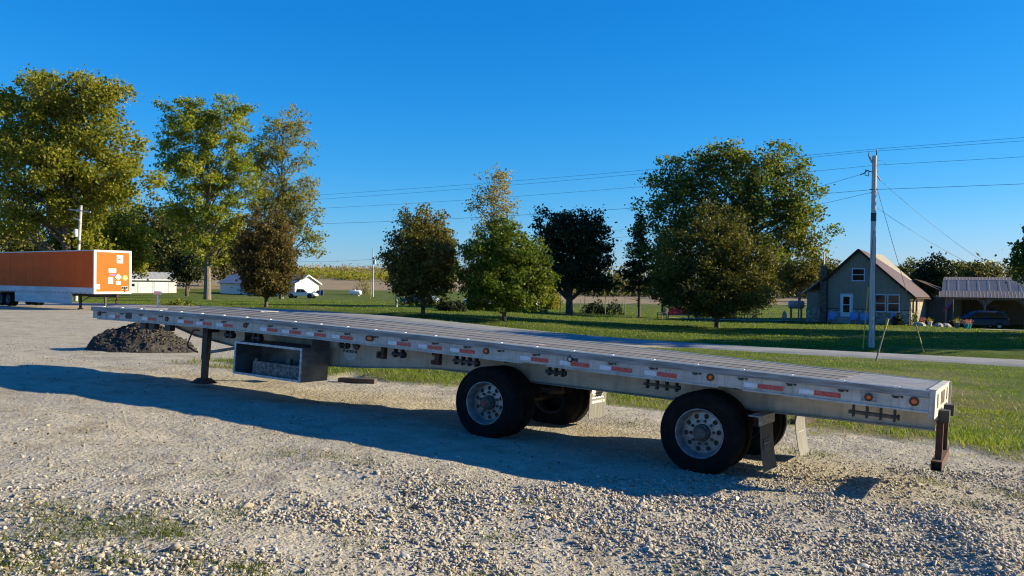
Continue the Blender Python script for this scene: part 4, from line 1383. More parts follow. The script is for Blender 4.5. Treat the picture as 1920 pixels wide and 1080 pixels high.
for sy in (-1, 1):
    b = MB(); b.prism([(-.72, 1.13), (-.10, 1.13), (-.10, 1.62), (-.66, 1.60)], sy * .70, sy * .845); b.build('window', M['glass'], PK)
    b = MB(); b.prism([(0, 1.13), (1.0, 1.13), (.58, 1.60), (0, 1.63)], sy * .70, sy * .845); b.build('window', M['glass'], PK)
    for x in (-1.75, 1.75):
        car_wheel(PK, x, sy * .86, .39, .26, M['truck_white'])
        MB().lathe([(.0, -.01), (.47, -.01), (.47, .0)], 20, (x, sy * .97, .42)).build('wheel_arch', M['black_steel'], PK)
    MB().box(2.62, 2.735, sy * .5, sy * .82, .66, .80).build('headlight', M['clear_lens'], PK)
    MB().box(-2.74, -2.66, sy * .82, sy * .925, .68, .92).build('taillight', M['tape_red'], PK)
MB().box(-2.86, -2.74, -.85, .85, .45, .58).build('bumper', M['chrome'], PK)
MB().box(2.70, 2.84, -.85, .85, .42, .56).build('bumper', M['chrome'], PK)
MB().box(-2.45, -1.0, -.78, .78, 1.055, 1.075).build('bed_floor', M['hub'], PK)
MB().box(-.62, -.3, -.3, .3, 1.08, 1.34).build('seat_red', M['tape_red'], PK)

vx, vy = 45.2, 81.2
VN = thing('minivan', 'dark blue minivan parked under the open carport', 'van', (vx, vy, gz(vx, vy)), radians(178))
b = MB(); shell(b, [(-2.45, ring(.80, .38, .86)), (-2.38, ring(.93, .30, 1.02)), (-1.2, ring(.95, .28, 1.04)), (1.1, ring(.95, .28, 1.03)), (1.75, ring(.93, .28, .98)), (2.25, ring(.88, .30, .80)), (2.42, ring(.78, .36, .66))])
b.build('body', M['van_blue'], VN, 40)
b = MB(); shell(b, [(-2.40, ring(.80, 1.0, 1.06, .02, .02)), (-2.12, ring(.84, 1.0, 1.66, .16)), (-1.6, ring(.85, 1.0, 1.74, .17)), (-.2, ring(.86, 1.0, 1.76, .17)), (.5, ring(.85, 1.0, 1.68, .16)), (1.75, ring(.84, .98, 1.04, .02, .02))])
b.build('cabin', M['van_blue'], VN, 40)
for sy in (-1, 1):
    for poly in ([(-2.1, 1.1), (-1.35, 1.1), (-1.35, 1.58), (-1.95, 1.56)], [(-1.28, 1.1), (-.35, 1.1), (-.35, 1.61), (-1.28, 1.59)], [(-.27, 1.1), (1.35, 1.1), (.42, 1.58), (-.27, 1.61)]):
        b = MB(); b.prism(poly, sy * .72, sy * .862); b.build('window', M['glass'], VN)
    for x in (-1.5, 1.5):
        car_wheel(VN, x, sy * .85, .33, .22, M['chrome'])
    MB().box(-2.46, -2.32, sy * .66, sy * .90, .86, 1.10).build('taillight', M['tape_red'], VN)
    MB().box(2.2, 2.40, sy * .55, sy * .84, .56, .72).build('headlight', M['clear_lens'], VN)
MB().box(-2.52, -2.42, -.8, .8, .36, .56).build('bumper', M['van_blue'], VN)
b = MB(); b.prism([(-2.43, 1.12), (-2.2, 1.62), (-2.17, 1.62), (-2.40, 1.12)], -.68, .68); b.build('rear_window', M['glass'], VN)
# ------------------------------------------------------------------ buildings
M['siding'] = mat('grey_tan_siding', (.26, .245, .21), (.31, .29, .25), rough=.75, nscale=1.5)
def ribbed(name, c1, c2, freq, axis=0, rough=.5, metal=.0, depth=.02, dark=.72):
    m, nt, b = base_mat(name)
    co = coords(nt, 'Object')
    sp = nt.nodes.new('ShaderNodeSeparateXYZ')
    nt.links.new(co, sp.inputs[0])
    w = mth(nt, 'SINE', mth(nt, 'MULTIPLY', sp.outputs[axis], freq * 2 * pi))
    rb_ = ramp(nt, mth(nt, 'ADD', mth(nt, 'MULTIPLY', w, .5), .5), [(.78, (0, 0, 0)), (.92, (1, 1, 1))])
    c = ramp(nt, noise(nt, co, .9, 5), [(.3, c1), (.7, c2)])
    nt.links.new(c, b.inputs['Base Color'])
    b.inputs['Roughness'].default_value = rough
    b.inputs['Metallic'].default_value = metal
    bump(nt, b, rb_, .8, depth)
    return m
M['siding_v'] = ribbed('board_and_batten', (.225, .195, .148), (.28, .245, .188), 3.3, 0, .8)
M['roof_brown'] = ribbed('brown_metal_roof', (.066, .031, .021), (.098, .045, .03), 2.2, 1, .55)
M['roof_tan'] = ribbed('tan_metal_roof', (.27, .205, .145), (.32, .245, .175), 3.3, 0, .5)
M['roof_grey'] = ribbed('grey_metal_roof', (.13, .135, .145), (.17, .175, .185), 1.1, 0, .7)
M['roof_pale'] = ribbed('pale_metal_roof', (.30, .315, .33), (.38, .39, .40), 1.0, 0, .5)
M['wall_white'] = mat('white_lap_siding', (.72, .71, .68), (.66, .65, .62), rough=.6, nscale=1)
M['wall_blue'] = mat('pale_white_side_wall', (.55, .58, .62), (.5, .53, .57), rough=.6, nscale=1)
M['trim_blue'] = mat('pale_blue_trim', (.45, .55, .68), rough=.5)
M['trim_brown'] = mat('dark_brown_trim', (.06, .035, .025), rough=.8, spec=.1)
M['wood_tan'] = mat('tan_barn_siding', (.19, .125, .08), (.24, .165, .105), rough=.8, nscale=2, stretch=(4, 4, .3))
def stone_wall():
    m, nt, b = base_mat('field_stone')
    co = coords(nt, 'Object')
    vo = nt.nodes.new('ShaderNodeTexVoronoi'); vo.inputs['Scale'].default_value = 3.4
    nt.links.new(co, vo.inputs['Vector'])
    c = ramp(nt, vo.outputs['Color'], [(.1, (.16, .13, .10)), (.45, (.34, .29, .22)), (.7, (.46, .40, .31)), (.95, (.26, .20, .15))])
    ve = nt.nodes.new('ShaderNodeTexVoronoi'); ve.feature = 'DISTANCE_TO_EDGE'; ve.inputs['Scale'].default_value = 3.4
    nt.links.new(co, ve.inputs['Vector'])
    e = ramp(nt, ve.outputs['Distance'], [(.02, (0, 0, 0)), (.09, (1, 1, 1))])
    c = mixc(nt, e, (.20, .18, .16), c)
    nt.links.new(c, b.inputs['Base Color'])
    b.inputs['Roughness'].default_value = .9
    bump(nt, b, e, .8, .05)
    return m
M['stone_wall'] = stone_wall()

# farmhouse: local x along the front to the right, y back, origin under the gable peak
fh_x, fh_y = 33.2, 80.3
FH = thing('farmhouse', 'grey farmhouse with stone base and steep brown metal roof', 'house', (fh_x, fh_y, gz(fh_x, fh_y)), radians(-34))
PK_Z, EL, ER, XL, XR, DP = 7.15, 4.35, 3.0, -2.85, 4.45, 11.5
def hprism(poly, y0, y1, nm, m, par=FH):
    b = MB(); b.prism(poly, y0, y1, 'y'); return b.build(nm, m, par)
hprism([(XL, 1.35), (XR, 1.35), (XR, ER - .15), (0, PK_Z - .2), (XL, EL - .15)], 0, DP, 'wall', M['siding_v'])
hprism([(XL - .03, -.3), (XR + .03, -.3), (XR + .03, 1.345), (XL - .03, 1.345)], -.05, DP + .03, 'stone_base', M['stone_wall'])
hprism([(XL - .05, 1.345), (XR + .05, 1.345), (XR + .05, 1.40), (XL - .05, 1.40)], -.08, .0, 'sill_course', M['trim_brown'])
MB().box(XR + .001, XR + .06, 0, DP, -.3, ER - .05).build('stone_side', M['stone_wall'], FH)
# roof planes, each a slab; far end a little lower as the old ridge sags
def slab(p, m, nm, th=.14, par=FH):
    a, b2, c, d = [Vector(q) for q in p]
    n = (b2 - a).cross(d - a).normalized()
    if n.z < 0:
        n = -n
    vs = [a, b2, c, d] + [q - n * th for q in (a, b2, c, d)]
    return MB().add(vs, [(0, 1, 2, 3), (7, 6, 5, 4), (0, 4, 5, 1), (1, 5, 6, 2), (2, 6, 7, 3), (3, 7, 4, 0)]).build(nm, m, par)
sg = .55
slab([(0, -.45, PK_Z), (0, DP + .3, PK_Z - sg), (XR + .55, DP + .3, ER - .35 - sg * .3), (XR + .55, -.45, ER - .35)], M['roof_brown'], 'roof')
slab([(0.001, -.45, PK_Z - .001), (0.001, DP + .3, PK_Z - sg), (XL - .4, DP + .3, EL - .25), (XL - .4, -.45, EL - .25)], M['roof_brown'], 'roof')
rk = MB()
rk.bar((0, -.47, PK_Z - .1), (XR + .55, -.47, ER - .45), .05, .2); rk.bar((0, -.475, PK_Z - .1), (XL - .4, -.475, EL - .35), .05, .2)
rk.build('rake_board', M['trim_brown'], FH)
def window(par, x0, x1, z0, z1, y, m_trim, bars=True, nm='window'):
    o = MB().box(x0, x1, y - .02, y + .03, z0, z1).build(nm, M['glass'], par)
    f = MB(); t = .11
    f.box(x0 - t, x0, y - .06, y + .02, z0 - t, z1 + t); f.box(x1, x1 + t, y - .06, y + .02, z0 - t, z1 + t)
    f.box(x0, x1, y - .06, y + .02, z0 - t, z0); f.box(x0, x1, y - .06, y + .02, z1, z1 + t)
    f.build('frame', m_trim, o)
    if bars:
        MB().box(x0, x1, y - .045, y - .021, (z0 + z1) / 2 - .03, (z0 + z1) / 2 + .03).build('rail', M['print_white'], o)
    return o
window(FH, -.55, .45, 4.15, 5.2, 0, M['trim_blue'])
window(FH, 1.55, 2.35, 1.25, 2.75, -.05, M['trim_blue'])
window(FH, 2.65, 3.55, 1.25, 2.75, -.05, M['trim_blue'])
dr = MB().box(-1.55, -.62, -.10, .0, .62, 2.72).build('door', M['print_white'], FH)
MB().box(-1.38, -.80, -.115, -.10, 1.05, 2.55).build('door_glass', M['glass'], dr)
MB().box(-1.40, -.78, -.13, -.116, 1.74, 1.80).build('door_rail', M['print_white'], dr)
f = MB(); f.box(-1.68, -1.55, -.12, .0, .62, 2.86); f.box(-.62, -.49, -.12, 0, .62, 2.86); f.box(-1.55, -.62, -.12, 0, 2.72, 2.86); f.build('door_frame', M['trim_blue'], dr)
MB().box(-2.3, .1, -.9, -.11, -.2, .56).build('porch_step', M['drive'], FH)
M['stone_dark'] = mat('dark_chimney_stone', (.06, .05, .04), (.15, .125, .10), rough=.9, nscale=3.4, detail=2, bscale=4, bstr=.6, bdist=.05)  # darker stone for the chimney alone
MB().box(-3.5, -2.92, -.35, .25, -.3, 5.2).build('chimney', M['stone_dark'], FH)
MB().tube([(-3.22, -.05, 5.2), (-3.22, -.05, 5.55)], [.3, .22], 10).build('chimney_cap', M['stone_dark'], FH)
MB().tube([(-3.22, -.05, 5.5), (-3.22, -.05, 6.9)], .08, 8).build('stove_pipe', M['alu_bright'], FH, True)
# side wing with a pale roof
MB().box(-4.9, -3.56, .3, 6, -.3, 2.9).build('side_wing', M['siding_v'], FH)
MB().box(-4.95, -3.57, .22, .3, -.3, 1.35).build('wing_base', M['stone_wall'], FH)
slab([(-3.4, -.1, 4.3), (-3.4, 6.2, 4.3), (-5.45, 6.2, 2.75), (-5.45, -.1, 2.75)], M['roof_pale'], 'wing_roof', .08)
for x in (-5.4,):
    MB().box(x - .28, x - .16, -.05, .07, -.3, 2.9).build('wing_post', M['wood_old'], FH)
# rear lean-to; shade on its low roof is put into a darker brown
MB().box(XR - .4, XR + 2.6, DP - .2, DP + 5.5, -.3, 2.5).build('rear_wing', M['siding_v'], FH)
slab([(XR - 1.2, DP - 1.2, 4.4), (XR - 1.2, DP + 6, 4.2), (XR + 3.1, DP + 6, 2.35), (XR + 3.1, DP - 1.2, 2.4)], M['trim_brown'], 'rear_roof', .1)
MB().bar((XR + .62, -.45, ER - .48), (XR + .62, DP + .3, ER - .50 - sg * .3), .11, .1).build('gutter', M['trim_brown'], FH)
MB().tube([(XR + .6, -.2, ER - .55), (XR + .14, -.12, ER - .8), (XR + .14, -.12, -.2)], .045, 6).build('downpipe', M['trim_brown'], FH)
for y0 in (1.2, 3.2):
    MB().box(XR + .055, XR + .09, y0, y0 + .9, 1.1, 2.3).build('side_window', M['glass'], FH)

# carport with a two-tone metal roof
CP = thing('carport', 'open tan carport with ribbed metal roof at the right edge', 'carport', (43.9, 85.0, gz(45, 85)), radians(-27))
CW, CD = 19.0, 8.0
slab([(-.6, -.9, 3.0), (CW, -.9, 3.0), (CW, .55, 3.62), (-.55, .55, 3.62)], M['roof_tan'], 'eave_roof', .08, CP)
slab([(-.3, .56, 3.62), (CW, .56, 3.62), (CW, 3.2, 4.72), (-.2, 3.2, 4.72)], M['roof_grey'], 'main_roof', .08, CP)
slab([(-.2, 3.2, 4.735), (CW, 3.2, 4.735), (CW, 4.1, 5.05), (-.1, 4.1, 5.05)], M['roof_tan'], 'ridge_roof', .08, CP)
slab([(-.1, 4.1, 5.05), (CW, 4.1, 5.05), (CW, CD, 3.4), (-.3, CD, 3.4)], M['roof_grey'], 'back_roof', .08, CP)
MB().box(0, CW, CD - .3, CD - .15, -.3, 3.3).build('back_wall', M['wood_tan'], CP)
MB().box(0, .12, .2, CD - .3, -.3, 3.2).build('end_wall', M['wood_tan'], CP)
b = MB(); b.prism([(.2, 3.3), (4.1, 4.95), (CD - .3, 3.45)], .0, .12, 'x'); b.build('gable', M['wood_tan'], CP)
for k in range(6):
    x = .1 + k * 3.4
    MB().box(x - .09, x + .09, -.7, -.52, -.3, 2.85).build('post', M['wood_old'], CP)
    if k < 5:
        b = MB(); b.prism([(x - .1, 2.93), (x + 3.5, 2.93), (x + 3.5, 2.72), (x + 2.6, 2.72), (x + 2.9, 2.72), (x + 3.4, 2.3), (x + 3.4, 2.71), (x + 3.2, 2.75), (x + .2, 2.75), (x - .1, 2.7)], -.72, -.66); b.build('fascia', M['wood_tan'], CP)
        for sx in (1, -1):
            xx = x if sx > 0 else x + 3.4
            b = MB(); b.prism([(xx + sx * .09, 2.74), (xx + sx * .75, 2.74), (xx + sx * .09, 2.15)], -.655, -.60); b.build('knee_brace', M['wood_tan'], CP)
MB().box(4.3, 5.1, CD - .33, CD - .3, 1.3, 2.1).build('window', M['glass'], CP)

# white two-door garage far left
GA = thing('garage', 'white two-door garage with grey roof beyond the orange trailer', 'garage', (-73.2, 183.0, gz(-74, 183)), radians(32))
gw, gd, gh = 12.6, 8.0, 2.95
b = MB(); b.box(-gw, 0, 0, gd, -.4, gh); b.build('wall', M['wall_white'], GA)
b = MB(); b.prism([(0, gh), (gd, gh), (gd / 2, gh + 1.6)], -.12, -.02, 'x'); b.build('gable', M['wall_white'], GA)
slab([(-gw - .3, -.5, gh - .1), (.4, -.5, gh - .1), (-.6, gd / 2, gh + 1.55), (-gw - .3, gd / 2, gh + 1.55)], M['roof_pale'], 'roof', .12, GA)
slab([(-gw - .3, gd + .5, gh - .1), (.4, gd + .5, gh - .1), (-.6, gd / 2, gh + 1.551), (-gw - .3, gd / 2, gh + 1.551)], M['roof_pale'], 'roof', .12, GA)
MB().box(-gw - .3, .4, -.55, -.505, gh - .28, gh - .05).build('fascia', M['white'], GA)
for x0 in (-7.6, -4.4):
    o = MB().box(x0, x0 + 2.75, -.03, .0, -.1, 2.35).build('garage_door', M['white'], GA)
    for k in range(3):
        MB().box(x0, x0 + 2.75, -.032, -.0301, .48 + k * .6, .51 + k * .6).build('panel_joint', M['print_grey'], o)
    f = MB(); f.box(x0 - .14, x0, -.05, 0, -.1, 2.5); f.box(x0 + 2.75, x0 + 2.89, -.05, 0, -.1, 2.5); f.box(x0, x0 + 2.75, -.05, 0, 2.35, 2.5); f.build('door_trim', M['wall_blue'], o)
window(GA, -9.3, -8.4, 1.35, 1.95, 0, M['white'], False)
MB().box(-9.3, -8.4, -.028, -.021, 1.35, 1.95).build('window_bar', M['glass'], GA)

# white gable building behind the pickup
WB = thing('white_building', 'low white gable building behind the pickup truck', 'building', (-40.6, 176.0, gz(-41, 176)), radians(26))
ww, wd_, wh_ = 6.6, 23.0, 2.5
# local: gable end in the x-z plane at y = 0, long side runs back-left along +y after turning
WB.rotation_euler[2] = radians(58)
b = MB(); b.prism([(-ww, -.5), (0, -.5), (0, wh_), (-ww / 2, wh_ + 1.65), (-ww, wh_)], 0, wd_, 'y'); b.build('wall', M['wall_white'], WB)
slab([(-ww / 2, -.5, wh_ + 1.8), (-ww / 2, wd_ + .4, wh_ + 1.8), (.5, wd_ + .4, wh_ - .1), (.5, -.5, wh_ - .1)], M['roof_pale'], 'roof', .12, WB)
slab([(-ww / 2, -.5, wh_ + 1.801), (-ww / 2, wd_ + .4, wh_ + 1.801), (-ww - .5, wd_ + .4, wh_ - .1), (-ww - .5, -.5, wh_ - .1)], M['roof_pale'], 'roof', .12, WB)
rk = MB(); rk.bar((-ww / 2, -.52, wh_ + 1.72), (.5, -.52, wh_ - .18), .05, .22); rk.bar((-ww / 2, -.525, wh_ + 1.72), (-ww - .5, -.525, wh_ - .18), .05, .22); rk.build('rake_board', M['white'], WB)
MB().box(-ww / 2 - .35, -ww / 2 + .35, -.03, 0, wh_ + .5, wh_ + 1.1).build('gable_vent', M['wall_blue'], WB)
M['bin_blue'] = mat('blue_bin', (.02, .05, .16), rough=.5)
for k, x in enumerate((-.9, .05)):
    p_ = WB.matrix_basis @ Vector((x, -.9, 0))
    bn = thing('trash_bin', ('left' if k == 0 else 'right') + ' one of two blue bins beside the white gable wall', 'bin', (p_.x, p_.y, gz(p_.x, p_.y)))
    b = MB(); b.add([(-.3, -.3, .02), (.3, -.3, .02), (.3, .3, .02), (-.3, .3, .02), (-.36, -.36, 1.05), (.36, -.36, 1.05), (.36, .36, 1.05), (-.36, .36, 1.05)], [(0, 3, 2, 1), (4, 5, 6, 7), (0, 1, 5, 4), (1, 2, 6, 5), (2, 3, 7, 6), (3, 0, 4, 7)]); b.build('bin_body', M['bin_blue'], bn)
    MB().box(-.38, .38, -.4, .38, 1.051, 1.12).build('lid', M['bin_blue'], bn)
# small white shed seen under the maple
SH = thing('garden_shed', 'small white shed glimpsed under the green maple', 'shed', (1.9, 108.0, gz(2, 108)), radians(-30))
b = MB(); b.prism([(-1.3, -.3), (1.3, -.3), (1.3, 2.0), (0, 2.9), (-1.3, 2.0)], 0, 2.6, 'y'); b.build('wall', M['wall_white'], SH)
slab([(0, -.2, 3.0), (0, 2.8, 3.0), (1.55, 2.8, 1.9), (1.55, -.2, 1.9)], M['roof_pale'], 'roof', .06, SH)
slab([(0, -.2, 3.001), (0, 2.8, 3.001), (-1.55, 2.8, 1.9), (-1.55, -.2, 1.9)], M['roof_pale'], 'roof', .06, SH)
MB().box(-.45, .45, -.03, 0, -.1, 1.8).build('door', M['wall_blue'], SH)

# propane tank
TK = thing('propane_tank', 'white propane tank on feet on the far lawn', 'tank', (-32.6, 174.5, gz(-32.6, 174.5)), radians(-6))
MB().lathe([(0, -1.35), (.28, -1.3), (.47, -1.1), (.52, -.9), (.52, .9), (.47, 1.1), (.28, 1.3), (0, 1.35)], 24, (0, 0, .72), 'x').build('tank', M['white'], TK, True)
for x in (-.7, .7):
    MB().box(x - .1, x + .1, -.35, .35, -.1, .32).build('foot', M['white_dirty'], TK)
MB().lathe([(0, 1.42), (.14, 1.4), (.16, 1.2)], 12, (0, 0, 0), 'z').build('valve_dome', M['white'], TK)
# ------------------------------------------------------------------ trees
LM = {
    'olive': leaf_mat('olive_leaves', [(0.054, 0.074, 0.011), (0.149, 0.169, 0.019), (0.257, 0.250, 0.030), (0.365, 0.304, 0.047)], .45),
    'bright': leaf_mat('yellow_green_leaves', [(0.061, 0.101, 0.014), (0.149, 0.196, 0.022), (0.270, 0.284, 0.034), (0.405, 0.365, 0.068)], .45),
    'brown': leaf_mat('browning_leaves', [(.026, .026, .008), (.068, .060, .016), (.12, .094, .027), (.18, .12, .045)], .34),
    'browngreen': leaf_mat('brown_and_green_leaves', [(.028, .036, .008), (.075, .085, .017), (.135, .125, .028), (.21, .145, .05)], .36),
    'green': leaf_mat('maple_green_leaves', [(.022, .046, .007), (.064, .105, .012), (.125, .158, .018), (.22, .22, .036)], .40),
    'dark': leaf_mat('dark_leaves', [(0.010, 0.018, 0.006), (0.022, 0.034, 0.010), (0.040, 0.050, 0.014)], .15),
    'gold': leaf_mat('golden_green_leaves', [(.020, .027, .006), (.055, .064, .011), (.11, .108, .019), (.20, .165, .034)], .34),
    'yellow': leaf_mat('yellow_green_thin_leaves', [(.10, .115, .026), (.20, .20, .045), (.31, .27, .075)], .45),
    'ash': leaf_mat('ash_leaves', [(.028, .060, .014), (.075, .122, .020), (.145, .165, .028), (.26, .19, .042)], .42),
    'pale': leaf_mat('thin_pale_leaves', [(0.130, 0.124, 0.039), (0.247, 0.215, 0.078), (0.351, 0.286, 0.130)], .45),
    'pine': leaf_mat('pine_needles', [(0.008, 0.016, 0.007), (0.018, 0.030, 0.011), (0.034, 0.044, 0.016)], .1),
    'far': leaf_mat('far_leaves', [(0.031, 0.046, 0.013), (0.077, 0.091, 0.020), (0.133, 0.126, 0.028), (0.196, 0.154, 0.042)], .3),
}
def leaves_mesh(name, P, S, m, rng, up=.25):
    """one little pointed leaf clump (two triangles) per point"""
    n = len(P)
    N = rng.normal(size=(n, 3)); N[:, 2] = np.abs(N[:, 2]) * .6 + up
    N /= np.linalg.norm(N, axis=1)[:, None]
    A = np.cross(N, rng.normal(size=(n, 3))); A /= np.linalg.norm(A, axis=1)[:, None]
    B = np.cross(N, A)
    S = S[:, None]
    w = rng.uniform(.45, .75, (n, 1))
    p0 = P - A * S * .5
    p1 = P + B * S * w * .5 + N * S * .08
    p2 = P + A * S * .5
    p3 = P - B * S * w * .5 + N * S * .08
    V = np.stack([p0, p1, p2, p3], 1).reshape(-1, 3)
    b = (np.arange(n) * 4)[:, None]
    return np_mesh(name, V, np.concatenate([b, b + 1, b + 2, b + 3], 1), m)

def tree(label, x, y, blobs, k, leaf, n_clumps, n_leaves, leaf_size, trunk_r, seed, clump=.8, bark='bark', name='tree', cat='tree',
         fork=.35, limbs=22, group=None, shell=.45, depth=.9, lean=0.0, stems=1, droop=0.0):
    """blobs: (dx, height of centre, half width, half height), in 1/k metres from the foot of the trunk"""
    rng = np.random.default_rng(seed)
    z = gz(x, y)
    T = thing(name, label, cat, (x, y, z), 0, group)
    B = np.array(blobs, float) / k
    vol = B[:, 2] ** 2 * B[:, 3]
    top = (B[:, 1] + B[:, 3]).max()
    low = (B[:, 1] - B[:, 3]).min()
    pick = rng.choice(len(B), n_clumps, p=vol / vol.sum())
    d = rng.normal(size=(n_clumps, 3)); d /= np.linalg.norm(d, axis=1)[:, None]
    r = shell + (1 - shell) * rng.uniform(0, 1, n_clumps) ** .6
    r = np.where(rng.uniform(0, 1, n_clumps) < .22, rng.uniform(.1, shell + .1, n_clumps), r) * rng.uniform(.84, 1.06, n_clumps)
    r = np.where(rng.uniform(0, 1, n_clumps) < .04, rng.uniform(1.03, 1.12, n_clumps), r)
    Cc = np.stack([B[pick, 0] + d[:, 0] * r * B[pick, 2], d[:, 1] * r * B[pick, 2] * depth, B[pick, 1] + d[:, 2] * r * B[pick, 3]], 1)
    # clumps of leaves
    csz = clump * rng.uniform(.55, 1.35, n_clumps)
    wts = csz ** 2
    who = rng.choice(n_clumps, n_leaves, p=wts / wts.sum())
    off = rng.normal(size=(n_leaves, 3))
    off *= (np.abs(rng.normal(size=(n_leaves, 1))) * .30 + .30) / np.maximum(.3, np.linalg.norm(off, axis=1))[:, None]
    off[:, 2] *= .7
    P = Cc[who] + off * csz[who][:, None] * 1.25
    P[:, 2] -= droop * (off[:, 0] ** 2 + off[:, 1] ** 2) * csz[who]
    P[:, 2] = np.maximum(P[:, 2], low * .8 + .2)
    S = leaf_size * rng.uniform(.6, 1.4, n_leaves)
    link('crown', leaves_mesh('crown', P, S, leaf if not isinstance(leaf, str) else LM[leaf], rng), T)
    # trunk with limbs
    tb = MB()
    rr = random.Random(seed)
    cx = float(np.average(B[:, 0], weights=vol))
    trunks = []
    for si in range(stems):
        sx = (si - (stems - 1) / 2) * trunk_r * 2.2
        hx_ = cx * .7 + sx * 2.5 + rr.uniform(-.2, .2)
        pts, rad = [(sx, 0, -.3), (sx * 1.0, 0, 0.05)], [trunk_r * 1.45, trunk_r * 1.15]
        nseg = 7
        for i in range(1, nseg + 1):
            t = i / nseg
            pts.append((sx + (hx_ - sx) * t ** 1.3 + rr.uniform(-.12, .12) * trunk_r * 3 * t + lean * t, rr.uniform(-.1, .1) * trunk_r * 3, top * .93 * t))
            rad.append(trunk_r * (1 - .93 * t) + .015)
        tb.tube(pts, rad, 9, False)
        trunks.append((pts, rad))
    order = np.argsort(-csz)
    for i in range(min(limbs, n_clumps)):
        c = Vector(Cc[order[i]])
        pts, rad = trunks[i % stems]
        tz = max(low * .75, min(c.z - .25 * sqrt(c.x ** 2 + c.y ** 2) - .12 * top, top * .8))
        tz = max(tz, fork * low + .1)
        j = max(1, min(len(pts) - 2, int(tz / (top * .93) * 7) + 1))
        t = min(1, max(0, (tz - pts[j][2]) / max(.01, pts[j + 1][2] - pts[j][2])))
        s0 = Vector(pts[j]).lerp(Vector(pts[j + 1]), t)
        r0 = (rad[j] * (1 - t) + rad[j + 1] * t) * .55
        mid = s0.lerp(c, .45) + Vector((rr.uniform(-.2, .2), rr.uniform(-.2, .2), .10 * (c - s0).length))
        m2 = s0.lerp(c, .75) + Vector((rr.uniform(-.15, .15), rr.uniform(-.15, .15), .06 * (c - s0).length))
        tb.tube([s0, mid, m2, c], [r0, r0 * .62, r0 * .35, .012], 6, False)
    o = link('trunk', tb.mesh('trunk', M[bark], True, fix=False), T)
    return T

# big trees on the left
tree('huge spreading olive tree at the left edge behind the orange trailer', -49.4, 93.0,
     [(-50, 335, 95, 95), (80, 335, 75, 85), (10, 235, 125, 85), (-80, 145, 75, 65), (105, 215, 62, 55), (25, 385, 85, 45), (-110, 270, 60, 90), (40, 130, 60, 40), (-130, 380, 50, 40)], 16.9, 'olive', 460, 52000, .36, .55, 11, 1.45, limbs=46, shell=.45)
tree('tall yellow-green cottonwood with a pale trunk right of the garage', -45.4, 125.0,
     [(-10, 330, 75, 60), (-45, 250, 55, 80), (45, 300, 50, 75), (5, 210, 75, 80), (-55, 330, 40, 40), (10, 110, 60, 45), (-45, 160, 50, 60), (50, 140, 42, 60), (60, 220, 38, 70), (40, 355, 40, 35), (-30, 360, 34, 30), (-75, 280, 32, 50)], 12.56, 'bright', 620, 36000, .36, .5, 12, 1.05, 'bark_pale', limbs=46, shell=.35, stems=1)
tree('thin yellowing tree half bare behind the brown round tree', -38.5, 140.0,
     [(-5, 280, 45, 70), (25, 320, 40, 40), (-35, 270, 30, 60), (45, 215, 30, 85), (5, 180, 55, 60), (60, 110, 25, 40), (-30, 190, 45, 60), (30, 140, 45, 50), (-55, 240, 30, 60)], 11.2, 'yellow', 520, 19000, .36, .36, 13, 1.15, 'bark_pale', limbs=60, shell=.3)
for i, (px, w, h, d, lab) in enumerate(((165, 60, 175, 196, 'leftmost dark tree of the row behind the white garage'), (232, 55, 160, 205, 'second dark tree of the row behind the white garage'),
        (300, 55, 170, 200, 'third dark tree of the row rising over the garage roof'), (352, 45, 150, 190, 'dark tree at the right corner of the white garage'), (420, 50, 140, 215, 'dark tree behind the cottonwood trunk, right end of the row'), (20, 80, 160, 190, 'dark tree low behind the huge olive tree'))):
    k_ = 1572 / d
    tree(lab, (px - 960) / 1572.7 * d, d, [(0, h * .6, w, h * .42), (-w * .4, h * .4, w * .7, h * .3), (w * .4, h * .45, w * .7, h * .35)], k_, 'far', 190, 9000, .70, .4, 30 + i, 2.1, limbs=16, group='dark trees behind the garage')
tree('olive tree filling the gap left of the tall cottonwood', -66.0, 140.0, [(0, 120, 55, 60), (-30, 85, 45, 45), (35, 90, 45, 45), (0, 55, 55, 30)], 11.2, 'olive', 220, 12000, .5, .35, 42, 1.4, limbs=20)
tree('olive tree just right of the white utility pole', -76.0, 150.0, [(0, 130, 50, 65), (-30, 90, 45, 50), (35, 85, 45, 50), (0, 55, 55, 30)], 10.5, 'far', 220, 11000, .55, .35, 43, 1.5, limbs=20)
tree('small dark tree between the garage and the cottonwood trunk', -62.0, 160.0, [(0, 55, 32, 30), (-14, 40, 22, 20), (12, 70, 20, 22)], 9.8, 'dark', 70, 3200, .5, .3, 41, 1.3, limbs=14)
tree('round brown-leaved tree with a thin trunk left of the white building', -21.3, 72.75,
     [(0, 140, 48, 56), (-6, 100, 58, 60), (5, 66, 55, 40), (0, 46, 50, 24), (20, 105, 42, 55), (-30, 120, 28, 45)], 21.6, 'brown', 420, 30000, .21, .15, 14, .70, limbs=26, shell=.7)
tree('round brown and green tree just right of the distant yard pole', -6.78, 64.0,
     [(-4, 155, 52, 55), (-8, 110, 66, 68), (8, 112, 58, 66), (0, 68, 62, 40), (0, 44, 56, 26), (32, 90, 30, 48), (-40, 85, 30, 48)], 24.6, 'browngreen', 480, 35000, .195, .15, 15, .66, limbs=28, shell=.7)
tree('full green maple in front of the tall thin pale tree', -.56, 61.8,
     [(-5, 150, 48, 45), (-18, 105, 74, 62), (20, 105, 70, 62), (-58, 80, 40, 48), (55, 85, 38, 50), (0, 65, 84, 38), (0, 46, 76, 26), (-8, 178, 26, 20)], 25.4, 'green', 500, 38000, .195, .16, 16, .66, limbs=30, shell=.7)
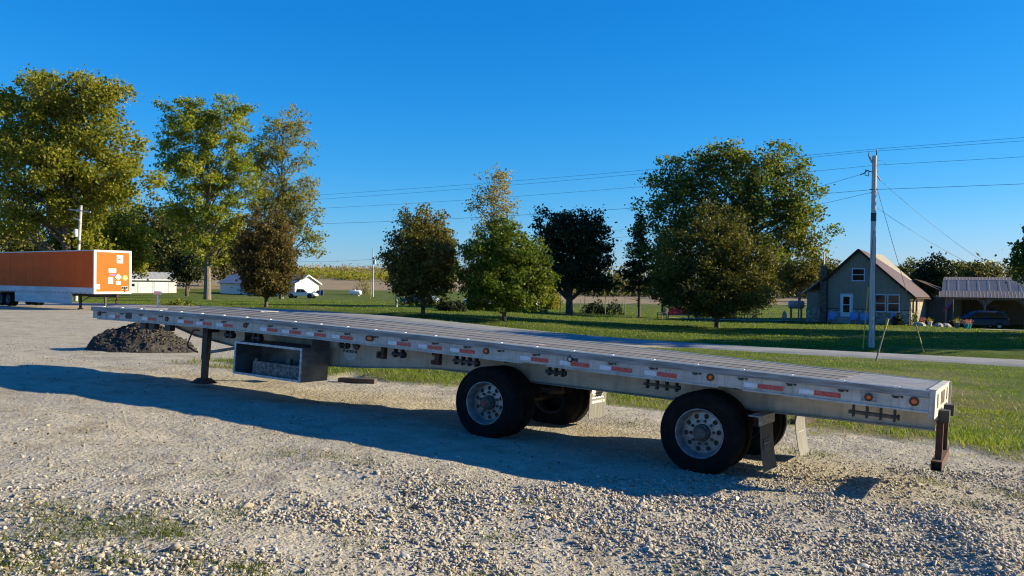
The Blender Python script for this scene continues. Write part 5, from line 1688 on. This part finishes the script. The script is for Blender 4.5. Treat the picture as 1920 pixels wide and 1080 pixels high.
tree('sparse pale tree rising behind the green maple', -2.4, 104.0,
     [(-2, 220, 42, 45), (-25, 190, 28, 30), (20, 190, 32, 35), (0, 150, 45, 50), (10, 245, 25, 22), (35, 175, 22, 25)], 15.1, 'pale', 210, 4200, .27, .2, 17, .8, 'bark_pale', limbs=40, shell=.3)
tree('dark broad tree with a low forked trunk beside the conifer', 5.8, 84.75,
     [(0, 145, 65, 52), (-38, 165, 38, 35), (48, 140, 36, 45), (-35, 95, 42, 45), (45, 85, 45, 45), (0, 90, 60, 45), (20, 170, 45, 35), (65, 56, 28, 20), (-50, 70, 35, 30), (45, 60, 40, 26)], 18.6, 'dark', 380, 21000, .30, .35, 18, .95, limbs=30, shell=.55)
tree('golden green round tree in front of the big ash', 16.2, 66.1,
     [(5, 170, 70, 60), (-35, 125, 82, 70), (40, 120, 70, 65), (0, 75, 110, 48), (-10, 50, 100, 28), (75, 85, 38, 50), (-85, 90, 40, 55), (-5, 205, 45, 28)], 23.8, 'gold', 560, 43000, .205, .2, 19, .76, limbs=34, shell=.7)
tree('huge ash tree towering over the golden round tree', 21.9, 84.0,
     [(-75, 280, 55, 45), (-30, 300, 60, 45), (80, 290, 60, 50), (30, 250, 90, 70), (100, 220, 75, 60), (-110, 220, 65, 80), (-130, 120, 60, 80), (130, 170, 55, 45), (165, 130, 40, 22), (60, 150, 85, 55), (-40, 180, 80, 70)], 18.7, 'ash', 560, 42000, .30, .5, 20, 1.1, limbs=56, shell=.45)
# conifer with a bare lower trunk
def conifer(label, x, y, h, w, seed, low=.2):
    rng = np.random.default_rng(seed)
    rr = random.Random(seed)
    T = thing('pine_tree', label, 'tree', (x, y, gz(x, y)))
    tb = MB(); tb.tube([(0, 0, -.2), (0, 0, h * .5), (.05, 0, h)], [.17, .1, .015], 9, False)
    P, S = [], []
    for i in range(95):
        t = low * .55 + (1 - low * .55) * (i / 95)
        zz = h * t
        prof_ = min(1, (1 - t) * 1.35 + .08) * (.45 + .55 * min(1, max(0, (t - low * .4) * 3.2)))
        ln = w * prof_ * rr.uniform(.6, 1.15)
        th = rr.uniform(0, 2 * pi)
        e = Vector((cos(th) * ln, sin(th) * ln, zz + ln * rr.uniform(-.12, .25)))
        tb.tube([(0, 0, zz), e], [.03 * (1 - t) + .008, .005], 4, False)
        if t > low:
            n = int(75 * prof_ + 12)
            q = rng.uniform(.25, 1.05, n)[:, None] * np.array(e - Vector((0, 0, zz)))[None] + np.array([0, 0, zz]) + rng.normal(size=(n, 3)) * np.array([.24, .24, .14])
            P.append(q); S.append(rng.uniform(.18, .36, n))
    link('trunk', tb.mesh('trunk', M['bark'], True, fix=False), T)
    link('crown', leaves_mesh('crown', np.concatenate(P), np.concatenate(S), LM['pine'], rng), T)
conifer('dark pine with bare lower branches between the dark tree and the ash', 13.06, 86.0, 10.6, 2.3, 51, .25)
conifer('leaning dark pine tree close behind the golden round tree', 16.2, 90.0, 9.2, 2.4, 52, .2)
# small shrubs and background trees on the right
right_row = [(1452, 75, 190, 'tree behind the patio left of the farmhouse chimney'), (1500, 85, 175, 'tree behind the low wing of the farmhouse'), (1540, 70, 180, 'tree hidden behind the farmhouse chimney'),
             (1712, 66, 165, 'first tree right of the farmhouse roof in the far row'), (1752, 74, 150, 'darkest rounded tree of the row behind the carport'), (1795, 62, 175, 'low tree of the row left above the carport roof'),
             (1828, 70, 160, 'yellowish tree of the row above the carport roof'), (1858, 56, 170, 'small dark tree of the row above the carport roof'), (1905, 55, 180, 'rightmost low tree of the row above the carport roof')]
for i, (px, h, d, lab) in enumerate(right_row):
    k_ = 1572 / d
    x_ = (px - 960) / 1572.7 * d
    hh = (h + 32) * (.86 if i != 4 else .9)
    w = 34 + (i * 7) % 12
    tree(lab, x_, d, [(0, hh * .62, w, hh * .36), (-w * .5, hh * .45, w * .65, hh * .3), (w * .5, hh * .45, w * .65, hh * .3)], k_, 'far' if i != 4 else 'dark', 110, 5200, .55, .3, 60 + i, 1.45, limbs=14, group='far trees behind the farmhouse')
tree('tree cut by the right edge of the frame above the carport', 41.5, 66.5, [(-4, 170, 24, 30), (-14, 140, 36, 30), (10, 125, 48, 40), (12, 165, 36, 36)], 23.6, 'ash', 150, 7000, .3, .25, 75, .8, limbs=18)
# trees outside the right of the frame whose shadows cross the lawn
tree('tall tree out of frame right, nearest the road', 47.0, 50.0, [(0, 130, 55, 60), (-30, 90, 40, 45), (32, 95, 42, 45), (0, 170, 40, 40), (0, 60, 45, 30)], 12, 'green', 260, 9000, .6, .4, 76, 1.6, limbs=16)
tree('tall tree out of frame right, behind the one by the road', 60.0, 63.5, [(0, 140, 55, 65), (-30, 95, 42, 50), (32, 100, 42, 50), (0, 180, 40, 42), (0, 60, 45, 30)], 12, 'green', 260, 9000, .6, .4, 77, 1.6, limbs=16)
tree('broad tree out of frame right of the carport driveway', 72.0, 55.5, [(0, 150, 70, 70), (-45, 110, 50, 55), (45, 120, 50, 55)], 11, 'green', 240, 8000, .65, .4, 78, 1.6, limbs=16)

def bush(label, x, y, w, h, leaf, n, size, seed, name='bush'):
    rng = np.random.default_rng(seed)
    T = thing(name, label, 'bush', (x, y, gz(x, y)))
    d = rng.normal(size=(n, 3)); d /= np.linalg.norm(d, axis=1)[:, None]
    lump = 1 + .25 * np.sin(d[:, 0] * 5 + seed) * np.cos(d[:, 1] * 4)
    r = rng.uniform(.25, 1, n) ** .5 * lump
    P = np.stack([d[:, 0] * r * w, d[:, 1] * r * w * .8, np.abs(d[:, 2]) * r * h], 1)
    link('foliage', leaves_mesh('foliage', P, size * rng.uniform(.6, 1.4, n), LM[leaf], rng), T)
    tb = MB(); rr = random.Random(seed)
    for i in range(9):
        th = rr.uniform(0, 2 * pi); q = rr.uniform(.3, .9)
        tb.tube([(0, 0, -.1), (cos(th) * w * q * .4, sin(th) * w * q * .4, h * .5), (cos(th) * w * q, sin(th) * w * q * .8, h * rr.uniform(.7, 1))], [.03, .02, .006], 5, False)
    link('stems', tb.mesh('stems', M['bark'], True, fix=False), T)
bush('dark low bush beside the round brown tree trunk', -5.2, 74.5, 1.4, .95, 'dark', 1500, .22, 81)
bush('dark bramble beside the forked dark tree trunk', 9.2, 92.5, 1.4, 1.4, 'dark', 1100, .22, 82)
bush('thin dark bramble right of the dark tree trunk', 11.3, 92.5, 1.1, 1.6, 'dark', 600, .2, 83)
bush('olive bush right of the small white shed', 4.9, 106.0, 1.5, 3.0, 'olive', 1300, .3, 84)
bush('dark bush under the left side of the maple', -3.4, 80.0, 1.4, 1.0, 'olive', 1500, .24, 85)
bush('low dark bush behind the maple trunk', 1.2, 84.0, 2.4, 1.0, 'olive', 1300, .24, 86)
bush('thin bare bush behind the propane tank', -32.0, 182.0, 2.4, 4.4, 'pale', 700, .3, 87)
bush('climbing plant on the sunny stone wall of the farmhouse', 37.6, 78.2, .3, 1.3, 'green', 220, .2, 88, 'climbing_plant')
bush('dark shrub at the right front corner of the farmhouse', 35.4, 77.0, .5, 1.1, 'dark', 450, .2, 89)
bush('low green shrub beyond the orange trailer nose', -27.5, 69.5, 1.3, .55, 'green', 700, .2, 90)

# scrub on the hill and standing corn along its crest: masses nobody could count
def scrub(name, label, cat, X, Y, H, leaf, size, per, seed):
    rng = np.random.default_rng(seed)
    n = len(X)
    w = rng.integers(0, n, n * per)
    P = np.stack([X[w] + rng.normal(size=len(w)) * H[w] * .4, Y[w] + rng.normal(size=len(w)) * H[w] * .4, land(X[w], Y[w]) + np.abs(rng.normal(size=len(w))) * H[w] * .45], 1)
    o = link(name, leaves_mesh(name, P, size * rng.uniform(.6, 1.5, len(P)), LM[leaf] if leaf in LM else M[leaf], rng))
    o['kind'] = 'stuff'
    tag(o, label, cat)
rng = np.random.default_rng(9)
Xs = rng.uniform(-75, -18, 420); Ys = 262 + rng.uniform(-16, 22, 420) + (Xs + 45) * -.5
scrub('hillside_scrub', 'green scrub covering the hillside above the tan field', 'scrub', Xs, Ys, rng.uniform(1.0, 2.6, 420), 'olive', .55, 22, 91)
M['corn'] = leaf_mat('dry_corn', [(.16, .115, .06), (.26, .19, .10), (.36, .27, .16)], .3, .1)
Xs = rng.uniform(-170, 60, 2600); Ys = rng.uniform(322, 350, 2600)
scrub('standing_corn', 'dry standing corn along the crest of the far hill', 'corn', Xs, Ys, rng.uniform(1.6, 2.6, 2600), 'corn', .6, 6, 92)
Xs = np.concatenate([rng.uniform(-10, 130, 500), rng.uniform(15, 130, 400)]); Ys = np.concatenate([rng.uniform(325, 350, 500), rng.uniform(205, 230, 400)])
scrub('far_wood', 'far wood closing the view behind the fields', 'wood', Xs, Ys, rng.uniform(4, 9.5, 900), 'far', 1.2, 14, 93)
# ------------------------------------------------------------------ things in the yards
M['red_cloth'] = mat('red_cushion', (.52, .03, .035), (.42, .025, .03), rough=.8, nscale=8)
M['blue_plastic'] = mat('light_blue_plastic', (.10, .28, .58), rough=.4)
M['green_paint'] = mat('green_painted_wood', (.02, .16, .09), rough=.6)
M['grey_plastic'] = mat('grey_plastic', (.16, .16, .17), rough=.5)
def G(x, y):
    return (x, y, float(ground_z(x, y)) + .06)
# red garden swing seat
RB = thing('garden_bench', 'garden bench with bright red cushions left of the golden tree trunk', 'bench', G(16.2, 81.5), radians(-8))
MB().box(-.95, .95, -.3, .3, .38, .46).build('seat', M['wood_old'], RB)
for k in range(3):
    MB().box(-.93 + k * .63, -.93 + k * .63 + .6, -.28, .26, .461, .6).build('cushion', M['red_cloth'], RB)
    b = MB(); b.prism([(.2, .6), (.36, .6), (.5, 1.15), (.36, 1.15)], -.93 + k * .63, -.93 + k * .63 + .6, 'x'); b.build('back_cushion', M['red_cloth'], RB)
for x in (-.98, .98):
    for y in (-.25, .25):
        MB().box(x - .035, x + .035, y - .035, y + .035, -.05, .62).build('leg', M['black_steel'], RB)
    MB().box(x - .05, x + .05, -.3, .3, .621, .67).build('armrest', M['black_steel'], RB)
def lawn_chair(label, x, y, rz, m, s=1.0, group=None):
    c = thing('lawn_chair', label, 'chair', G(x, y), rz, group)
    b = MB(); b.add([(-.28 * s, -.3 * s, .40 * s), (.28 * s, -.3 * s, .40 * s), (.28 * s, .28 * s, .32 * s), (-.28 * s, .28 * s, .32 * s), (-.28 * s, -.3 * s, .44 * s), (.28 * s, -.3 * s, .44 * s), (.28 * s, .28 * s, .36 * s), (-.28 * s, .28 * s, .36 * s)],
                    [(0, 3, 2, 1), (4, 5, 6, 7), (0, 1, 5, 4), (1, 2, 6, 5), (2, 3, 7, 6), (3, 0, 4, 7)]); b.build('seat', m, c)
    for k in range(5):
        x0 = (-.27 + k * .11) * s
        b = MB(); b.prism([(.27 * s, .36 * s), (.31 * s, .36 * s), (.52 * s, 1.0 * s), (.48 * s, 1.0 * s)], x0, x0 + .09 * s, 'x'); b.build('back_slat', m, c)
    for sx in (-1, 1):
        MB().box(sx * .33 * s - .05 * s, sx * .33 * s + .05 * s, -.36 * s, .36 * s, .58 * s, .61 * s).build('armrest', m, c)
        MB().box(sx * .31 * s - .02, sx * .31 * s + .02, -.30 * s, -.24 * s, -.05, .58 * s).build('leg', m, c)
        MB().box(sx * .31 * s - .02, sx * .31 * s + .02, .28 * s, .34 * s, -.05, .58 * s).build('leg', m, c)
    return c
lawn_chair('pale wooden lawn chair left of the red cushioned bench', 14.6, 81.6, radians(-60), M['wood_old'])
lawn_chair('dark lawn chair right of the red cushioned bench', 18.3, 81.6, radians(30), M['grey_plastic'])
lawn_chair('brown lawn chair in front of the golden tree trunk', 18.9, 84.2, radians(60), M['wood_old'])
lawn_chair('dark chair between the golden tree trunk and the ash trunk', 21.3, 84.2, radians(-40), M['grey_plastic'])
for i, (lx, lab) in enumerate(((-2.15, 'blue chair left of the farmhouse door'), (-.2, 'blue chair right of the farmhouse door'), (.75, 'blue chair below the farmhouse window, behind the pole'), (3.4, 'blue chair at the right end of the farmhouse front'))):
    p_ = FH.matrix_basis @ Vector((lx, -1.35, 0))
    c = thing('porch_chair', lab, 'chair', (p_.x, p_.y, gz(p_.x, p_.y)), radians(-34), 'blue chairs along the farmhouse front')
    MB().box(-.3, .3, -.3, .3, .38, .44).build('seat', M['blue_plastic'], c)
    b = MB(); b.prism([(.24, .44), (.3, .44), (.42, 1.08), (.36, 1.08)], -.36, .36, 'x'); b.build('backrest', M['blue_plastic'], c)
    for sx in (-.28, .28):
        for sy in (-.26, .24):
            MB().box(sx - .025, sx + .025, sy - .025, sy + .025, -.1, .38).build('leg', M['blue_plastic'], c)
        MB().box(sx - .04, sx + .04, -.3, .28, .6, .64).build('armrest', M['blue_plastic'], c)
# picnic table, green cart, grill, stone, low tank
PT = thing('picnic_table', 'weathered picnic table right of the ash trunk', 'table', G(24.3, 86.0), radians(5))
for k in range(4):
    MB().box(-.9, .9, -.36 + k * .185, -.36 + k * .185 + .17, .70, .74).build('plank', M['wood_old'], PT)
for sy in (-.7, .7):
    MB().box(-.9, .9, sy - .13, sy + .13, .42, .46).build('bench_plank', M['wood_old'], PT)
for x in (-.6, .6):
    b = MB(); b.bar((x, -.6, -.05), (x, -.2, .70), .08, .05); b.bar((x, .6, -.05), (x, .2, .70), .08, .05); b.bar((x, -.75, .40), (x, .75, .40), .05, .05); b.build('frame', M['wood_old'], PT)
GC = thing('garden_cart', 'green garden cart behind the picnic table', 'cart', G(24.6, 88.5), radians(10))
b = MB(); b.add([(-.55, -.35, .75), (.55, -.35, .75), (.55, .35, .75), (-.55, .35, .75), (-.7, -.45, 1.2), (.7, -.45, 1.2), (.7, .45, 1.2), (-.7, .45, 1.2)], [(0, 3, 2, 1), (0, 1, 5, 4), (1, 2, 6, 5), (2, 3, 7, 6), (3, 0, 4, 7)]); b.build('tub', M['green_paint'], GC)
for x in (-.45, .45):
    for y in (-.3, .3):
        MB().box(x - .03, x + .03, y - .03, y + .03, -.05, .75).build('leg', M['wood_old'], GC)
MB().tube([(.6, -.3, 1.15), (1.1, -.2, 1.3)], .02, 6).build('handle', M['wood_old'], GC)
FR = thing('kettle_grill', 'black grill on legs beside the ash trunk', 'grill', G(22.6, 85.0))
MB().lathe([(0, .62), (.2, .66), (.29, .8), (.27, .95), (.15, 1.05), (0, 1.08)], 16, (0, 0, 0), 'z').build('kettle', M['black_steel'], FR, True)
for k in range(3):
    t = 2 * pi * k / 3
    MB().tube([(.12 * cos(t), .12 * sin(t), .68), (.3 * cos(t), .3 * sin(t), -.05)], .015, 6).build('leg', M['black_steel'], FR)
ST = MB(); ST.lathe([(0, .95), (.10, .9), (.2, .7), (.26, .35), (.3, 0), (.3, -.1)], 9, (0, 0, 0), 'z')
rr = random.Random(4); ST.v = [(p[0] * rr.uniform(.8, 1.15), p[1] * rr.uniform(.5, .7), p[2] * rr.uniform(.95, 1.03)) for p in ST.v]
o = ST.build('standing_stone', M['stone_wall']); o.location = G(26.9, 82.7)
tag(o, 'small upright pale stone on the patio left of the farmhouse', 'stone')
WT = thing('fuel_tank', 'grey fuel tank on wooden legs left of the farmhouse wing', 'tank', G(29.0, 85.5), radians(-10))
MB().lathe([(0, -.8), (.3, -.76), (.42, -.6), (.42, .6), (.3, .76), (0, .8)], 18, (0, 0, 1.55), 'x').build('tank', M['roof_pale'], WT, True)
for x in (-.5, .5):
    for y in (-.3, .3):
        MB().box(x - .05, x + .05, y - .05, y + .05, -.1, 1.2).build('leg', M['wood_old'], WT)
# post by the ash trunk, garden stakes
for i, (x, y, h, lab) in enumerate(((23.2, 80.5, 2.1, 'bare wooden stake right of the ash trunk'), (7.9, 91.0, 2.0, 'garden stake left of the dark bramble'), (10.2, 91.5, 2.3, 'garden stake between the two dark brambles'),
                                   (12.4, 92.0, 1.9, 'garden stake right of the thin bramble'), (5.1, 88.5, 2.2, 'garden stake left of the forked dark trunk'), (13.6, 91.0, 1.6, 'garden stake just right of the pine trunk'))):
    b = MB(); b.tube([(0, 0, -.2), (.03, 0, h)], [.04, .03], 6); b.tube([(.03, 0, h), (.03, 0, h + .06)], [.045, .02], 6)
    o = b.build('garden_stake', M['wood_old']); o.location = G(x, y)
    tag(o, lab, 'stake', 'stakes standing in the yards')
# birdhouse feeder pole near the red bench
BF = thing('bird_feeder', 'bird feeder on a thin pole behind the red cushioned bench', 'bird feeder', G(19.4, 88.0))
MB().tube([(0, 0, -.1), (0, 0, 2.2)], .03, 6).build('pole', M['wood_old'], BF)
MB().box(-.22, .22, -.18, .18, 2.2, 2.26).build('tray', M['wood_old'], BF)
b = MB(); b.prism([(-.28, 2.45), (.28, 2.45), (0, 2.68)], -.2, .2); b.build('roof', M['alu_bright'], BF)
MB().box(-.04, .04, -.04, .04, 2.26, 2.46).build('post', M['wood_old'], BF)
# parked grey car and green tent far behind the trees on the left
CA = thing('parked_car', 'grey car parked under the left branches of the round brown tree', 'car', (-10.9, 99.0, gz(-10.9, 99)), radians(170))
M['car_grey'] = mat('grey_car_paint', (.22, .25, .30), rough=.25)
b = MB(); shell(b, [(-2.2, ring(.75, .35, .75)), (-2.05, ring(.85, .28, .88)), (1.0, ring(.87, .26, .88)), (1.9, ring(.83, .28, .76)), (2.2, ring(.72, .34, .62))]); b.build('body', M['car_grey'], CA, 40)
b = MB(); shell(b, [(-1.75, ring(.72, .84, .9, .02, .02)), (-1.1, ring(.76, .84, 1.36, .16)), (.1, ring(.76, .84, 1.38, .16)), (1.0, ring(.76, .84, .9, .02, .02))]); b.build('cabin', M['car_grey'], CA, 40)
for sy in (-1, 1):
    b = MB(); b.prism([(-1.4, .93), (.75, .93), (.1, 1.29), (-1.0, 1.27)], sy * .66, sy * .775); b.build('window', M['glass'], CA)
    for x in (-1.35, 1.35):
        car_wheel(CA, x, sy * .78, .31, .2, M['chrome'])
WC = thing('parked_car', 'white car half hidden behind the maple', 'car', (-3.6, 100.0, gz(-3.6, 100)), radians(5))
for ch in list(CA.children):
    c = ch.copy(); C.objects.link(c); c.parent = WC
    for gch in ch.children:
        d = gch.copy(); C.objects.link(d); d.parent = c
    if c.name.startswith(('body', 'cabin')):
        c.data = c.data.copy(); c.data.materials.clear(); c.data.materials.append(M['truck_white'])
# flag, planters and clutter along the sunny side of the farmhouse
M['flag'] = mat('red_and_blue_flag_cloth', (.05, .05, .30), (.45, .04, .05), rough=.8, nscale=3, lo=.48, hi=.52)
FLG = thing('flag', 'small furled blue and red flag on a slanted staff by the carport', 'flag', G(42.6, 82.0))
MB().tube([(.55, 0, 2.6), (-.15, 0, 1.9)], .02, 6).build('staff', M['wood_old'], FLG)
b = MB(); b.add([(.55, 0, 2.62), (.0, .02, 2.1), (-.45, -.03, 1.55), (-.38, .03, 1.35), (.05, -.03, 1.75), (.5, .03, 2.25)], [(0, 1, 4, 5), (1, 2, 3, 4)]); b.build('cloth', M['flag'], FLG)
MB().tube([(.55, 0, 2.6), (.55, 0, -.2)], .03, 6).build('support_post', M['wood_old'], FLG)
M['flower_pink'] = leaf_mat('pink_flowers', [(.35, .1, .12), (.5, .22, .2), (.6, .35, .3)], .2, 3)
M['flower_yellow'] = leaf_mat('yellow_flowers', [(.18, .2, .02), (.4, .35, .03), (.5, .45, .06)], .2, 3)
M['teal'] = mat('teal_pot', (.02, .26, .30), rough=.4)
def planter(label, x, y, m_pot, m_fl, s, seed):
    t = thing('flower_pot', label, 'flower pot', G(x, y))
    MB().lathe([(0, -.05), (.16 * s, -.05), (.24 * s, .40 * s), (.26 * s, .42 * s), (.26 * s, .45 * s), (0, .45 * s)], 14, (0, 0, 0), 'z').build('pot', m_pot, t, True)
    rng = np.random.default_rng(seed)
    P = rng.normal(size=(160, 3)) * np.array([.16, .16, .12]) * s + np.array([0, 0, .62 * s])
    link('flowers', leaves_mesh('flowers', P, rng.uniform(.05, .12, 160) * s, m_fl, rng), t)
planter('teal pot with pink flowers beside the van', 39.35, 72.6, M['teal'], M['flower_pink'], .9, 1)
planter('second teal pot with pink flowers nearest the driveway', 39.75, 72.9, M['teal'], M['flower_pink'], .9, 2)
planter('pot of yellow flowers left of the teal pots', 38.7, 72.9, M['wood_old'], M['flower_yellow'], 1.0, 3)
planter('terracotta pot against the sunny stone wall', 37.0, 75.6, mat('terracotta', (.30, .10, .05), rough=.8), M['flower_pink'], .9, 4)
planter('white pot with pale flowers right of the stone wall', 37.9, 76.0, M['white'], M['flower_yellow'], .8, 5)
for i, (x, y, w, lab) in enumerate(((36.6, 75.2, .5, 'pale garden rock at the foot of the stone wall'), (38.2, 75.0, .4, 'small garden rock right of the terracotta pot'), (38.9, 75.2, .45, 'rounded garden rock near the flag post'))):
    b = MB(); b.lathe([(0, .32), (w * .5, .28), (w, .12), (w * 1.05, -.05)], 9, (0, 0, 0), 'z')
    rr = random.Random(i); b.v = [(p[0] * rr.uniform(.8, 1.2), p[1] * rr.uniform(.7, 1.0), p[2]) for p in b.v]
    o = b.build('garden_rock', M['drive']); o.location = G(x, y); tag(o, lab, 'rock', 'rocks along the farmhouse wall')
# wire fence posts along the field, thin line
for i in range(7):
    x, y = 3.5 + i * 2.1, 118 + i * .6
    b = MB(); b.tube([(0, 0, -.2), (0, 0, 1.3)], [.05, .045], 6); b.tube([(0, 0, 1.3), (0, 0, 1.36)], [.055, .02], 6)
    o = b.build('fence_post', M['wood_old']); o.location = (x, y, gz(x, y))
    tag(o, ('first', 'second', 'third', 'fourth', 'fifth', 'sixth', 'seventh')[i] + ' thin fence post from the left at the edge of the tan field', 'fence post', 'fence posts at the field edge')

# dead leaves and twigs blown over the lot and the verge: small litter nobody could count
n = 2600
Y = RNG.uniform(5.2, 24, n); X = RNG.uniform(-.64, .64, n) * Y
k = vnoise(X, Y, 1.8, 95) > .52
X, Y = X[k], Y[k]
P = np.stack([X, Y, ground_z(X, Y) + .018], 1)
M['litter'] = leaf_mat('dead_leaf_litter', [(.06, .04, .02), (.14, .09, .04), (.24, .17, .09)], .1, 2)
o = link('leaf_litter', leaves_mesh('leaf_litter', P, RNG.uniform(.02, .055, len(X)), M['litter'], RNG, 1.2)); o['kind'] = 'stuff'
tag(o, 'dead leaves scattered over the gravel and the verge', 'leaves')
